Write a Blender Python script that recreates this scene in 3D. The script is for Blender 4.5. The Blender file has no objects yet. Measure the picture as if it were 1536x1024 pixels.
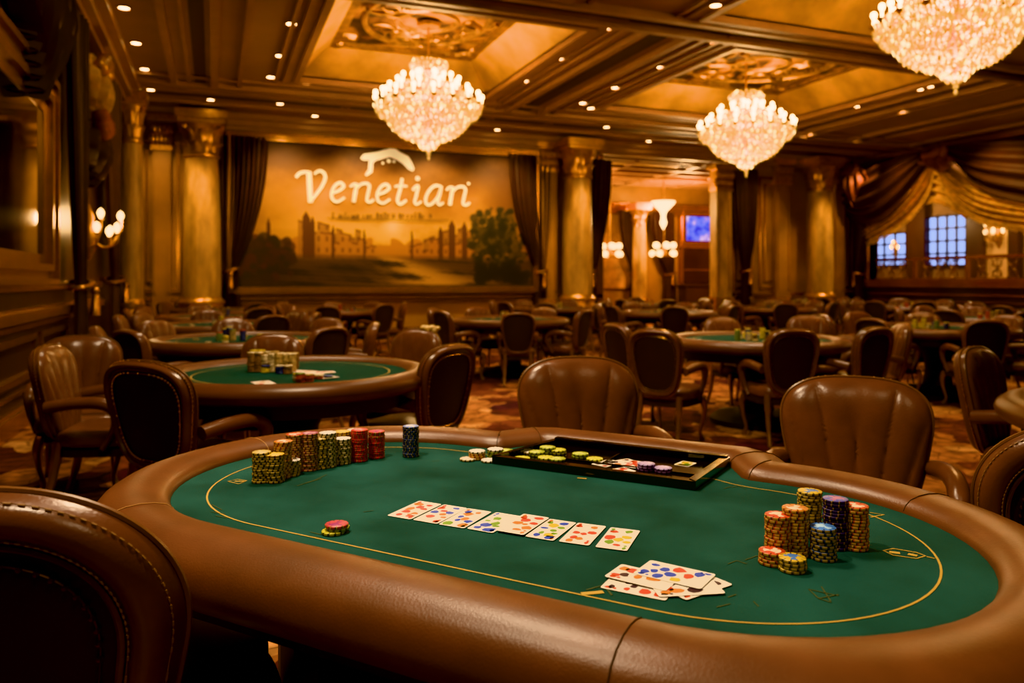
import bpy, math, random
import numpy as np
from mathutils import Vector, Matrix
R = random.Random(7)
PI = math.pi
scene = bpy.context.scene
COL = scene.collection

# ------------------------------------------------------------------ camera model
F = 1150.0; CX = 768.0; HY = 420.0; HC = 1.30; TH = math.radians(21.3)
ST, CT = math.sin(TH), math.cos(TH)
ROOM_W, ROOM_E, ROOM_N, ROOM_S, CEIL = -1.6, 17.0, 16.85, -5.0, 4.7

def room(X, d):                       # camera ground coordinates -> room x, y
    return (d*ST + X*CT, d*CT - X*ST)
def on_plane(px, py, z):              # point of a horizontal plane
    d = F*(HC - z)/(py - HY)
    x, y = room((px - CX)/F*d, d)
    return Vector((x, y, z))
def at_depth(px, d, z=0.0):
    x, y = room((px - CX)/F*d, d)
    return Vector((x, y, z))
def on_back(px, py, y):               # point of the plane y = const
    t = (px - CX)/F
    d = y/(CT - t*ST)
    return Vector((d*(ST + t*CT), y, HC + (HY - py)/F*d))
def on_side(px, py, x):               # point of the plane x = const
    t = (px - CX)/F
    d = x/(ST + t*CT)
    return Vector((x, d*(CT - t*ST), HC + (HY - py)/F*d))

cam_d = bpy.data.cameras.new('camera')
cam = bpy.data.objects.new('camera', cam_d); COL.objects.link(cam)
cam.location = (0, 0, HC); cam.rotation_euler = (PI/2, 0, -TH)
cam_d.sensor_width = 36; cam_d.lens = F/1536*36
cam_d.shift_y = -(512 - HY)/1536
cam_d.clip_start = 0.05; cam_d.clip_end = 200
cam_d.dof.use_dof = True; cam_d.dof.focus_distance = 1.75; cam_d.dof.aperture_fstop = 3.0
scene.camera = cam

# ------------------------------------------------------------------ materials
MATS = {}
def mat(name, col=(.5, .5, .5), rough=.5, metal=0.0, emit=None, es=0.0, noise=0.0, nscale=8.0, bump=0.0, bscale=80.0,
        spec=.5, coat=0.0, sheen=0.0, stretch=(1, 1, 1), sss=0.0, ndetail=4.0):
    if name in MATS: return MATS[name]
    m = bpy.data.materials.new(name); m.use_nodes = True
    nt = m.node_tree; b = nt.nodes['Principled BSDF']
    b.inputs['Base Color'].default_value = (*col, 1)
    b.inputs['Roughness'].default_value = rough
    b.inputs['Metallic'].default_value = metal
    b.inputs['Specular IOR Level'].default_value = spec
    b.inputs['Coat Weight'].default_value = coat
    b.inputs['Sheen Weight'].default_value = sheen
    if emit: 
        b.inputs['Emission Color'].default_value = (*emit, 1); b.inputs['Emission Strength'].default_value = es
    tc = nt.nodes.new('ShaderNodeTexCoord'); mp = nt.nodes.new('ShaderNodeMapping')
    mp.inputs['Scale'].default_value = stretch
    nt.links.new(tc.outputs['Object'], mp.inputs['Vector'])
    if noise:
        n = nt.nodes.new('ShaderNodeTexNoise'); n.inputs['Scale'].default_value = nscale; n.inputs['Detail'].default_value = ndetail
        nt.links.new(mp.outputs['Vector'], n.inputs['Vector'])
        mr = nt.nodes.new('ShaderNodeMapRange')
        mr.inputs[1].default_value = .3; mr.inputs[2].default_value = .7
        mr.inputs[3].default_value = 1 - noise; mr.inputs[4].default_value = 1 + noise
        nt.links.new(n.outputs['Fac'], mr.inputs[0])
        mx = nt.nodes.new('ShaderNodeVectorMath'); mx.operation = 'SCALE'
        mx.inputs[0].default_value = col
        nt.links.new(mr.outputs[0], mx.inputs['Scale'])
        nt.links.new(mx.outputs[0], b.inputs['Base Color'])
    if bump:
        n2 = nt.nodes.new('ShaderNodeTexNoise'); n2.inputs['Scale'].default_value = bscale; n2.inputs['Detail'].default_value = 5
        nt.links.new(mp.outputs['Vector'], n2.inputs['Vector'])
        bp = nt.nodes.new('ShaderNodeBump'); bp.inputs['Strength'].default_value = bump; bp.inputs['Distance'].default_value = .01
        nt.links.new(n2.outputs['Fac'], bp.inputs['Height']); nt.links.new(bp.outputs[0], b.inputs['Normal'])
    MATS[name] = m
    return m

def emission(name, col, s):
    if name in MATS: return MATS[name]
    m = bpy.data.materials.new(name); m.use_nodes = True
    nt = m.node_tree; nt.nodes.remove(nt.nodes['Principled BSDF'])
    e = nt.nodes.new('ShaderNodeEmission'); e.inputs[0].default_value = (*col, 1); e.inputs[1].default_value = s
    nt.links.new(e.outputs[0], nt.nodes['Material Output'].inputs[0]); MATS[name] = m
    return m

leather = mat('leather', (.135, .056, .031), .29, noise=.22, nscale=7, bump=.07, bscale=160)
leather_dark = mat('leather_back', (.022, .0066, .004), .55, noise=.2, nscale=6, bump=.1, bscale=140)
rail_leather = mat('rail_leather', (.140, .057, .030), .40, noise=.16, nscale=9, bump=.08, bscale=220)
rail_dark = mat('rail_leather_far', (.115, .044, .020), .40, noise=.15, nscale=6)
piping_m = mat('piping', (.16, .075, .035), .35)
seam_m = mat('seam_thread', (.55, .33, .17), .6)
seam_dark = mat('seam_dark_brown', (.05, .02, .01), .6)  # dark brown colour for the seams away from the left end
thread_m = mat('stitch_thread', (.30, .17, .08), .6)
brass = mat('brass', (.62, .36, .12), .28, 1.0)
bronze = mat('bronze', (.36, .20, .075), .34, .9)
leg_m = mat('leg_bronze', (.34, .19, .08), .32, .75)
blackwood = mat('black_wood', (.012, .007, .005), .5)
lacquer = mat('black_lacquer', (.008, .005, .004), .12, coat=.6)
felt_m = mat('green_felt', (.023, .086, .080), .95, noise=.28, nscale=5, bump=.35, bscale=420, sheen=.15, spec=.1)
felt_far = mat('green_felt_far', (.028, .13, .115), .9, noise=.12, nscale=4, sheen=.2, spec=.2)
goldline = mat('gold_print', (.46, .31, .085), .7)
goldfaint = mat('faint_gold_print', (.085, .105, .055), .9)
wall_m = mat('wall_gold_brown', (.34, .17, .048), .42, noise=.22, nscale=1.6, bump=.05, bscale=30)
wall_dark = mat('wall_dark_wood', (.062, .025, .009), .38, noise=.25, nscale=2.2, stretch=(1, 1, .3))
mould = mat('gilt_moulding', (.46, .23, .065), .27, .85, noise=.15, nscale=6)
ceil_m = mat('ceiling_plaster', (.33, .19, .10), .6, noise=.1, nscale=1.5)
ceil_trim = mat('ceiling_trim', (.34, .18, .085), .5, noise=.1, nscale=4)
ceil_groove_shade = mat('ceiling_groove_shade', (.065, .027, .010), .6)
cove_m = mat('gold_cove', (.62, .36, .10), .42, .25, noise=.35, nscale=1.6)
marble = mat('gold_marble', (.52, .32, .125), .38, noise=.42, nscale=4.5, stretch=(1, 1, .35), ndetail=8)
gilt = mat('gilt', (.55, .30, .08), .32, .75, noise=.25, nscale=14)
drape_m = mat('brown_drape', (.055, .017, .009), .62, noise=.2, nscale=4)
drape_red = mat('rosy_drape', (.26, .08, .04), .6, noise=.25, nscale=4)
lace_m = mat('cream_swag', (.62, .38, .13), .6, noise=.35, nscale=7)
crystal_selfglow_m = mat('crystal', (.72, .50, .22), .10, 0, (1, .62, .20), .34, spec=1.0)  # crystals carry a faint glow of their own, though they are no lamps
painted_spark_m = emission('crystal_painted_spark', (1, .74, .36), 3.0)  # randomly picked crystals glow brighter as painted glints
bulb_m = emission('bulb_glow', (1, .70, .34), 14)
down_m = emission('downlight_glow', (1, .70, .36), 16)
sconce_m = emission('sconce_glow', (1, .66, .30), 4)
card_m = mat('card_stock', (.80, .75, .66), .45)
pip_red = mat('print_red', (.58, .075, .03), .5)
pip_yel = mat('print_yellow', (.62, .46, .03), .5)
pip_blu = mat('print_blue', (.035, .08, .42), .5)
pip_grn = mat('print_green', (.17, .30, .05), .5)
pip_org = mat('print_orange', (.58, .21, .035), .5)
pip_dk = mat('print_dark', (.06, .035, .05), .5)
mirror_m = mat('dark_mirror', (.16, .115, .075), .06, 1.0)
PIPS = [card_m, pip_red, pip_yel, pip_blu, pip_grn, pip_org, pip_dk]

def chip_mat(name, side, spot, rim, inlay, spot2=None, n=11, thr=.64):
    """casino chip: sector spots on the edge, patterned rim and an inlay on the face"""
    m = bpy.data.materials.new(name); m.use_nodes = True
    nt = m.node_tree; L = nt.links; N = nt.nodes.new; b = nt.nodes['Principled BSDF']
    b.inputs['Roughness'].default_value = .42
    tc = N('ShaderNodeTexCoord'); sp = N('ShaderNodeSeparateXYZ'); L.new(tc.outputs['Object'], sp.inputs[0])
    at = N('ShaderNodeMath'); at.operation = 'ARCTAN2'; L.new(sp.outputs['Y'], at.inputs[0]); L.new(sp.outputs['X'], at.inputs[1])
    mu = N('ShaderNodeMath'); mu.operation = 'MULTIPLY_ADD'; L.new(at.outputs[0], mu.inputs[0]); mu.inputs[1].default_value = n/(2*PI); mu.inputs[2].default_value = 40
    fr = N('ShaderNodeMath'); fr.operation = 'FRACT'; L.new(mu.outputs[0], fr.inputs[0])
    gt = N('ShaderNodeMath'); gt.operation = 'GREATER_THAN'; L.new(fr.outputs[0], gt.inputs[0]); gt.inputs[1].default_value = thr
    gt2 = N('ShaderNodeMath'); gt2.operation = 'GREATER_THAN'; L.new(fr.outputs[0], gt2.inputs[0]); gt2.inputs[1].default_value = .5 + thr*.5
    m1 = N('ShaderNodeMix'); m1.data_type = 'RGBA'; L.new(gt.outputs[0], m1.inputs[0]); m1.inputs[6].default_value = (*side, 1); m1.inputs[7].default_value = (*spot, 1)
    m2 = N('ShaderNodeMix'); m2.data_type = 'RGBA'; L.new(gt2.outputs[0], m2.inputs[0]); L.new(m1.outputs[2], m2.inputs[6]); m2.inputs[7].default_value = (*(spot2 or spot), 1)
    # face
    ln = N('ShaderNodeVectorMath'); ln.operation = 'LENGTH'
    cm = N('ShaderNodeCombineXYZ'); L.new(sp.outputs['X'], cm.inputs[0]); L.new(sp.outputs['Y'], cm.inputs[1]); L.new(cm.outputs[0], ln.inputs[0])
    l1 = N('ShaderNodeMath'); l1.operation = 'LESS_THAN'; L.new(ln.outputs['Value'], l1.inputs[0]); l1.inputs[1].default_value = .0165
    nz = N('ShaderNodeTexNoise'); nz.inputs['Scale'].default_value = 75; nz.inputs['Detail'].default_value = 1; L.new(tc.outputs['Object'], nz.inputs['Vector'])
    ng = N('ShaderNodeMath'); ng.operation = 'GREATER_THAN'; L.new(nz.outputs['Fac'], ng.inputs[0]); ng.inputs[1].default_value = .53
    mi = N('ShaderNodeMix'); mi.data_type = 'RGBA'; L.new(ng.outputs[0], mi.inputs[0]); mi.inputs[6].default_value = (*inlay, 1); mi.inputs[7].default_value = (*rim, 1)
    mr = N('ShaderNodeMix'); mr.data_type = 'RGBA'; L.new(gt2.outputs[0], mr.inputs[0]); mr.inputs[6].default_value = (*rim, 1); mr.inputs[7].default_value = (*spot, 1)
    mf = N('ShaderNodeMix'); mf.data_type = 'RGBA'; L.new(l1.outputs[0], mf.inputs[0]); L.new(mr.outputs[2], mf.inputs[6]); L.new(mi.outputs[2], mf.inputs[7])
    zt = N('ShaderNodeMath'); zt.operation = 'GREATER_THAN'; L.new(sp.outputs['Z'], zt.inputs[0]); zt.inputs[1].default_value = .00585
    mz = N('ShaderNodeMix'); mz.data_type = 'RGBA'; L.new(zt.outputs[0], mz.inputs[0]); L.new(m2.outputs[2], mz.inputs[6]); L.new(mf.outputs[2], mz.inputs[7])
    L.new(mz.outputs[2], b.inputs['Base Color'])
    return m
CR, CTK = .0250, .0062
CM = {
 'olive':  chip_mat('chip_olive', (.44, .31, .09), (.025, .018, .012), (.55, .42, .16), (.62, .52, .28)),
 'tan':    chip_mat('chip_tan', (.52, .34, .14), (.035, .02, .014), (.50, .18, .05), (.55, .40, .22), (.28, .07, .03)),
 'orange': chip_mat('chip_orange', (.52, .31, .10), (.035, .018, .012), (.58, .22, .05), (.75, .66, .5), (.42, .06, .03)),
 'plum':   chip_mat('chip_plum', (.46, .27, .12), (.03, .012, .012), (.30, .07, .16), (.60, .38, .40), (.22, .05, .05)),
 'cream':  chip_mat('chip_cream', (.62, .50, .30), (.04, .032, .02), (.70, .62, .48), (.72, .66, .55)),
 'white':  chip_mat('chip_white', (.62, .55, .42), (.045, .05, .05), (.80, .76, .68), (.82, .78, .72)),
 'red':    chip_mat('chip_red', (.44, .025, .025), (.42, .17, .06), (.55, .05, .05), (.75, .45, .40), (.10, .01, .01), 11, .68),
 'blue':   chip_mat('chip_blue', (.09, .115, .21), (.40, .36, .24), (.16, .24, .55), (.62, .62, .60), (.02, .02, .03)),
 'gold':   chip_mat('chip_gold', (.47, .30, .075), (.03, .02, .02), (.70, .50, .10), (.75, .58, .10), (.32, .07, .03)),
 'yblue':  chip_mat('chip_yellow_blue', (.46, .32, .09), (.04, .03, .03), (.62, .44, .07), (.10, .22, .50), (.14, .12, .12)),
 'navy':   chip_mat('chip_navy', (.05, .045, .11), (.33, .22, .12), (.12, .13, .40), (.45, .20, .32), (.02, .015, .03)),
 'sky':    chip_mat('chip_sky', (.36, .27, .11), (.035, .035, .045), (.10, .25, .60), (.40, .60, .78), (.08, .12, .25)),
 'redgold':chip_mat('chip_red_gold', (.50, .32, .11), (.05, .02, .015), (.60, .10, .05), (.82, .68, .50), (.45, .07, .03)),
 'green':  chip_mat('chip_green', (.26, .30, .06), (.045, .05, .015), (.40, .45, .09), (.55, .58, .22)),
 'lime':   chip_mat('chip_lime', (.46, .44, .06), (.05, .05, .02), (.60, .58, .10), (.55, .52, .12)),
 'lilac':  chip_mat('chip_lilac', (.28, .22, .38), (.05, .04, .07), (.42, .34, .55), (.50, .42, .6)),
 'pinkred':chip_mat('chip_pink_red', (.46, .08, .07), (.06, .06, .02), (.58, .10, .13), (.30, .05, .18), (.55, .38, .06)),
}

# ------------------------------------------------------------------ mesh builder
class MB:
    def __init__(s): s.v = []; s.f = []; s.m = []; s.mats = []
    def mi(s, m):
        if m is None: return 0
        if m not in s.mats: s.mats.append(m)
        return s.mats.index(m)
    def add(s, vs, fs, m=None):
        o = len(s.v); s.v += [tuple(p) for p in vs]; k = s.mi(m)
        for f in fs: s.f.append(tuple(i + o for i in f)); s.m.append(k)
        return s
    def box(s, x0, x1, y0, y1, z0, z1, m=None, M=None):
        vs = [Vector((x, y, z)) for z in (z0, z1) for y in (y0, y1) for x in (x0, x1)]
        if M: vs = [M @ p for p in vs]
        return s.add(vs, [(0, 2, 3, 1), (4, 5, 7, 6), (0, 1, 5, 4), (2, 6, 7, 3), (0, 4, 6, 2), (1, 3, 7, 5)], m)
    def lathe(s, prof, n=24, c=(0, 0, 0), m=None, sx=1, sy=1, caps=True):
        vs = []; fs = []; k = len(prof)
        for i in range(n):
            a = 2*PI*i/n
            for r, z in prof: vs.append((c[0] + r*math.cos(a)*sx, c[1] + r*math.sin(a)*sy, c[2] + z))
        for i in range(n):
            j = (i + 1) % n
            for q in range(k - 1): fs.append((i*k + q, j*k + q, j*k + q + 1, i*k + q + 1))
        if caps and prof[0][0] > 1e-6: fs.append(tuple(i*k for i in reversed(range(n))))
        if caps and prof[-1][0] > 1e-6: fs.append(tuple(i*k + k - 1 for i in range(n)))
        return s.add(vs, fs, m)
    def tube(s, pts, r, n=8, m=None, closed=False):
        pts = [Vector(p) for p in pts]; k = len(pts); vs = []; fs = []
        rr = r if isinstance(r, (list, tuple)) else [r]*k
        up = Vector((0, 0, 1)); prev = None
        for i, p in enumerate(pts):
            if closed: t = pts[(i + 1) % k] - pts[i - 1]
            else: t = pts[min(i + 1, k - 1)] - pts[max(i - 1, 0)]
            t = t.normalized() if t.length > 1e-9 else up
            if prev is None:
                a = t.cross(up) if abs(t.z) < .95 else t.cross(Vector((1, 0, 0)))
            else:
                a = prev - t*prev.dot(t)
            a = a.normalized(); prev = a; b = t.cross(a)
            for q in range(n):
                w = 2*PI*q/n
                vs.append(p + a*(rr[i]*math.cos(w)) + b*(rr[i]*math.sin(w)))
        for i in range(k if closed else k - 1):
            j = (i + 1) % k
            for q in range(n): fs.append((i*n + q, i*n + (q + 1) % n, j*n + (q + 1) % n, j*n + q))
        if not closed: fs += [tuple(reversed(range(n))), tuple(range((k - 1)*n, k*n))]
        return s.add(vs, fs, m)
    def grid(s, fn, nu, nv, m=None, closed_u=False):
        vs = [fn(i/(nu if closed_u else nu - 1), j/(nv - 1)) for i in range(nu) for j in range(nv)]
        fs = []
        for i in range(nu if closed_u else nu - 1):
            a = (i + 1) % nu
            for j in range(nv - 1): fs.append((i*nv + j, a*nv + j, a*nv + j + 1, i*nv + j + 1))
        return s.add(vs, fs, m)
    def prism(s, poly, z0, z1, m=None, M=None):
        n = len(poly)
        vs = [Vector((x, y, z0)) for x, y in poly] + [Vector((x, y, z1)) for x, y in poly]
        if M: vs = [M @ p for p in vs]
        return s.add(vs, [tuple(reversed(range(n))), tuple(range(n, 2*n))] + [(i, (i + 1) % n, n + (i + 1) % n, n + i) for i in range(n)], m)
    def ball(s, c, r, m=None, n=8, k=5, sz=1.0):
        return s.lathe([(r*math.sin(PI*i/k), -r*sz*math.cos(PI*i/k)) for i in range(k + 1)], n, c, m)
    def octa(s, c, r, h, m=None, a=0.0):
        x, y, z = c
        vs = [(x, y, z + h*.35)] + [(x + r*math.cos(a + q*PI/2), y + r*math.sin(a + q*PI/2), z) for q in range(4)] + [(x, y, z - h*.65)]
        return s.add(vs, [(0, 1, 2), (0, 2, 3), (0, 3, 4), (0, 4, 1), (5, 2, 1), (5, 3, 2), (5, 4, 3), (5, 1, 4)], m)
    def mesh(s, name, m=None, smooth=True, angle=40):
        me = bpy.data.meshes.new(name)
        me.from_pydata(s.v, [], s.f)
        mats = s.mats or [m]
        for x in mats: me.materials.append(x)
        if len(mats) > 1: me.polygons.foreach_set('material_index', s.m)
        if smooth:
            me.polygons.foreach_set('use_smooth', [True]*len(me.polygons))
            try: me.set_sharp_from_angle(angle=math.radians(angle))
            except Exception: pass
        me.update()
        return me
    def build(s, name, m=None, parent=None, smooth=True, angle=40, loc=None, rz=0.0):
        o = bpy.data.objects.new(name, s.mesh(name, m, smooth, angle)); COL.objects.link(o)
        if parent: o.parent = parent
        if loc is not None: o.location = loc
        if rz: o.rotation_euler = (0, 0, rz)
        return o

def link(name, me, parent=None, loc=None, rz=0.0):
    o = bpy.data.objects.new(name, me); COL.objects.link(o)
    if parent: o.parent = parent
    if loc is not None: o.location = loc
    if rz: o.rotation_euler = (0, 0, rz)
    return o
def empty(name, loc=(0, 0, 0), rz=0.0):
    o = bpy.data.objects.new(name, None); COL.objects.link(o); o.location = loc; o.rotation_euler = (0, 0, rz)
    o.empty_display_size = .1
    return o
def tag(o, label, cat, group=None, kind='thing'):
    o['label'] = label; o['category'] = cat; o['kind'] = kind
    if group: o['group'] = group
    return o
def struct(o, label=None):
    o['kind'] = 'structure'
    if label: o['label'] = label
    return o
KIDS = {}
def copy_tree(o, parent=None):
    c = o.copy(); COL.objects.link(c)
    if parent: c.parent = parent
    for ch in [x for x in o.children]: copy_tree(ch, c)
    return c
ORD = ['zeroth', 'first', 'second', 'third', 'fourth', 'fifth', 'sixth', 'seventh', 'eighth', 'ninth', 'tenth', 'eleventh', 'twelfth',
       'thirteenth', 'fourteenth', 'fifteenth', 'sixteenth', 'seventeenth', 'eighteenth', 'nineteenth', 'twentieth', 'twenty-first', 'twenty-second']
def catmull(pts, k=8, closed=False):
    P = [Vector(p) for p in pts]; out = []; n = len(P)
    for i in range(n if closed else n - 1):
        if closed: p0, p1, p2, p3 = P[i - 1], P[i], P[(i + 1) % n], P[(i + 2) % n]
        else: p0, p1, p2, p3 = P[max(i - 1, 0)], P[i], P[i + 1], P[min(i + 2, n - 1)]
        for q in range(k):
            t = q/k
            out.append(.5*((2*p1) + (p2 - p0)*t + (2*p0 - 5*p1 + 4*p2 - p3)*t*t + (3*p1 - p0 - 3*p2 + p3)*t**3))
    if not closed: out.append(P[-1])
    return out
def lerp(a, b, t): return a + (b - a)*t
def sm(t): t = max(0, min(1, t)); return t*t*(3 - 2*t)

# ------------------------------------------------------------------ the room shell
def carpet_mat():
    m = bpy.data.materials.new('patterned_carpet'); m.use_nodes = True
    nt = m.node_tree; L = nt.links; N = nt.nodes.new; b = nt.nodes['Principled BSDF']
    b.inputs['Roughness'].default_value = .9; b.inputs['Specular IOR Level'].default_value = .15
    tc = N('ShaderNodeTexCoord')
    mp = N('ShaderNodeMapping'); mp.inputs['Rotation'].default_value = (0, 0, .6); L.new(tc.outputs['Object'], mp.inputs[0])
    nz = N('ShaderNodeTexNoise'); nz.inputs['Scale'].default_value = 1.8; L.new(mp.outputs[0], nz.inputs['Vector'])
    ad = N('ShaderNodeVectorMath'); ad.operation = 'MULTIPLY_ADD'; L.new(nz.outputs['Color'], ad.inputs[0]); ad.inputs[1].default_value = (.35, .35, 0); L.new(mp.outputs[0], ad.inputs[2])
    v = N('ShaderNodeTexVoronoi'); v.inputs['Scale'].default_value = 2.6; v.distance = 'MANHATTAN'; v.inputs['Randomness'].default_value = .85; L.new(ad.outputs[0], v.inputs['Vector'])
    sx = N('ShaderNodeSeparateColor'); L.new(v.outputs['Color'], sx.inputs[0])
    cr = N('ShaderNodeValToRGB'); cr.color_ramp.interpolation = 'CONSTANT'
    els = cr.color_ramp.elements
    els[0].position = 0; els[0].color = (.09, .026, .020, 1)
    els[1].position = .22; els[1].color = (.32, .135, .055, 1)
    for p, c in ((.42, (.15, .05, .03)), (.58, (.48, .25, .11)), (.72, (.055, .020, .030)), (.86, (.34, .15, .065))):
        e = els.new(p); e.color = (*c, 1)
    L.new(sx.outputs[0], cr.inputs[0])
    n2 = N('ShaderNodeTexNoise'); n2.inputs['Scale'].default_value = 9; n2.inputs['Detail'].default_value = 5; L.new(mp.outputs[0], n2.inputs['Vector'])
    r2 = N('ShaderNodeMapRange'); r2.inputs[1].default_value = .35; r2.inputs[2].default_value = .65; r2.inputs[3].default_value = .55; r2.inputs[4].default_value = 1.35; L.new(n2.outputs['Fac'], r2.inputs[0])
    ml = N('ShaderNodeVectorMath'); ml.operation = 'SCALE'; L.new(cr.outputs[0], ml.inputs[0]); L.new(r2.outputs[0], ml.inputs['Scale'])
    v2 = N('ShaderNodeTexVoronoi'); v2.feature = 'DISTANCE_TO_EDGE'; v2.inputs['Scale'].default_value = 4.1; v2.inputs['Randomness'].default_value = .9; L.new(ad.outputs[0], v2.inputs['Vector'])
    gt = N('ShaderNodeMath'); gt.operation = 'LESS_THAN'; gt.inputs[1].default_value = .022; L.new(v2.outputs[0], gt.inputs[0])
    gm = N('ShaderNodeMath'); gm.operation = 'MULTIPLY'; gm.inputs[1].default_value = .55; L.new(gt.outputs[0], gm.inputs[0])
    mx = N('ShaderNodeMix'); mx.data_type = 'RGBA'; L.new(gm.outputs[0], mx.inputs[0]); L.new(ml.outputs[0], mx.inputs[6]); mx.inputs[7].default_value = (.05, .016, .012, 1)
    L.new(mx.outputs[2], b.inputs['Base Color'])
    return m
fl = MB().box(ROOM_W - .3, 23, ROOM_S - .2, 22.2, -.2, 0); struct(fl.build('floor', carpet_mat(), smooth=False), 'brown and gold patterned carpet floor')

# coffers: opening x0,x1,y0,y1
COFF = [(1.35, 4.65, 9.15, 13.25), (7.05, 11.35, 9.15, 13.25), (5.9, 10.2, 3.7, 8.2), (-.4, 3.9, 3.7, 8.2)]
def rect_minus(holes, x0, x1, y0, y1):
    xs = sorted({x0, x1, *[v for h in holes for v in h[:2]]}); ys = sorted({y0, y1, *[v for h in holes for v in h[2:]]})
    out = []
    for a, b in zip(xs, xs[1:]):
        for c, d in zip(ys, ys[1:]):
            mx, my = (a + b)/2, (c + d)/2
            if not any(h[0] < mx < h[1] and h[2] < my < h[3] for h in holes): out.append((a, b, c, d))
    return out
cb = MB()
for a, b_, c, d in rect_minus(COFF, ROOM_W - .2, ROOM_E + .2, ROOM_S - .2, ROOM_N): cb.box(a, b_, c, d, CEIL, CEIL + .1)
ceiling = struct(cb.build('ceiling', ceil_m, smooth=False), 'coffered tan plaster ceiling with gilt painted recesses')

def paint_mat():
    m = bpy.data.materials.new('ceiling_fresco'); m.use_nodes = True
    nt = m.node_tree; L = nt.links; N = nt.nodes.new; b = nt.nodes['Principled BSDF']; b.inputs['Roughness'].default_value = .55
    tc = N('ShaderNodeTexCoord'); n = N('ShaderNodeTexNoise'); n.inputs['Scale'].default_value = 1.25; n.inputs['Detail'].default_value = 4; n.inputs['Distortion'].default_value = 1.6
    L.new(tc.outputs['Object'], n.inputs['Vector'])
    cr = N('ShaderNodeValToRGB'); e = cr.color_ramp.elements
    e[0].position = .40; e[0].color = (.014, .006, .003, 1); e[1].position = .70; e[1].color = (.50, .26, .06, 1)
    q = e.new(.47); q.color = (.06, .024, .008, 1); q = e.new(.56); q.color = (.24, .11, .028, 1)
    L.new(n.outputs['Fac'], cr.inputs[0]); L.new(cr.outputs[0], b.inputs['Base Color'])
    bp = N('ShaderNodeBump'); bp.inputs['Strength'].default_value = .5; bp.inputs['Distance'].default_value = .1
    L.new(n.outputs['Fac'], bp.inputs['Height']); L.new(bp.outputs[0], b.inputs['Normal'])
    return m
fresco = paint_mat()
trimn = [0]
def trim(mb, m, smooth=False, label=None):
    trimn[0] += 1
    return struct(mb.build(f'trim_{trimn[0]}', m, smooth=smooth), label)
for i, (a, b_, c, d) in enumerate(COFF):
    z0, z1, z2, q = CEIL, CEIL + .03, CEIL + .5, .50
    cv = MB()
    o4 = [(a, c), (b_, c), (b_, d), (a, d)]; i4 = [(a + q, c + q), (b_ - q, c + q), (b_ - q, d - q), (a + q, d - q)]
    vs = [(x, y, z0) for x, y in o4] + [(x, y, z1) for x, y in o4] + [(x, y, z2) for x, y in i4]
    fs = [(k, (k + 1) % 4, 4 + (k + 1) % 4, 4 + k) for k in range(4)] + [(4 + k, 4 + (k + 1) % 4, 8 + (k + 1) % 4, 8 + k) for k in range(4)]
    cv.add(vs, fs)
    cv.build('coffer_cove', cove_m, ceiling, smooth=False)
    pn = MB().box(a + q - .02, b_ - q + .02, c + q - .02, d - q + .02, z2, z2 + .05).build('painted_panel', fresco, ceiling, smooth=False)
    # gilded ribs: oval moulding and inner frame on the painted panel
    g = MB(); cx, cy = (a + b_)/2, (c + d)/2
    g.tube([(cx + (b_ - a - 2*q)*.40*math.cos(t*PI/24), cy + (d - c - 2*q)*.40*math.sin(t*PI/24), z2) for t in range(48)], .05, 6, closed=True)
    g.tube([(cx + .45*math.cos(t*PI/12), cy + .45*math.sin(t*PI/12), z2) for t in range(24)], .05, 6, closed=True)
    for t in range(26):
        w = R.random()*6.28; rr_ = R.uniform(.55, 1.0); hw_, hh_ = (b_ - a - 2*q)*.42, (d - c - 2*q)*.42
        p0 = Vector((cx + hw_*rr_*math.cos(w), cy + hh_*rr_*math.sin(w), z2)); L_ = R.uniform(.25, .5); ph = R.random()*6.28
        g.tube([p0 + Vector((L_*(1 - k/11)*math.cos(ph + k*.5), L_*(1 - k/11)*math.sin(ph + k*.5), -.02)) for k in range(11)], [R.uniform(.03, .055)*(1 - k/14) for k in range(11)], 5)
    for sx in (-1, 1):
        for sy in (-1, 1):
            for t in range(7):
                x, y = cx + sx*(b_ - a - 2*q)*.43, cy + sy*(d - c - 2*q)*.43
                g.ball((x + R.uniform(-.25, .25), y + R.uniform(-.25, .25), z2), R.uniform(.06, .16), n=7, k=4, sz=.6)
    for (x0, x1, y0, y1) in ((a + q - .1, b_ - q + .1, c + q - .1, c + q + .06), (a + q - .1, b_ - q + .1, d - q - .06, d - q + .1), (a + q - .1, a + q + .06, c + q, d - q), (b_ - q - .06, b_ - q + .1, c + q, d - q)):
        g.box(x0, x1, y0, y1, z2 - .06, z2)
    g.build('gilt_tracery', mat('antique_gilt', (.36, .20, .06), .4, .6, noise=.5, nscale=5), ceiling)
    fr = MB()
    for (w0, w1, h) in ((0, .10, .09), (.10, .26, .05), (.34, .40, .04)):
        fr.box(a - w1, b_ + w1, c - w1, c - w0, CEIL - h, CEIL); fr.box(a - w1, b_ + w1, d + w0, d + w1, CEIL - h, CEIL)
        fr.box(a - w1, a - w0, c - w0, d + w0, CEIL - h, CEIL); fr.box(b_ + w0, b_ + w1, c - w0, d + w0, CEIL - h, CEIL)
    trim(fr, ceil_trim, label='stepped moulding framing a ceiling recess')
rb = MB(); gv = MB()
for x, w, h in ((-.62, .10, .07), (-.38, .06, .04), (.02, .12, .08), (.42, .07, .05), (4.98 + .22, .08, .05), (5.42, .10, .09), (5.78 + .35, .10, .09), (6.42, .07, .05), (11.95, .10, .08), (12.5, .12, .1), (12.95, .08, .06), (14.2, .1, .07), (14.9, .07, .05), (16.2, .1, .07)):
    rb.box(x - w/2, x + w/2, 8.95, 14.2, CEIL - h, CEIL)
for x, w in ((-.20, .18), (5.78, .26), (12.23, .28), (14.55, .2)): gv.box(x - w/2, x + w/2, 8.95, 14.2, CEIL - .012, CEIL)  # shade of deeper grooves put into flat dark strips
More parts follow.
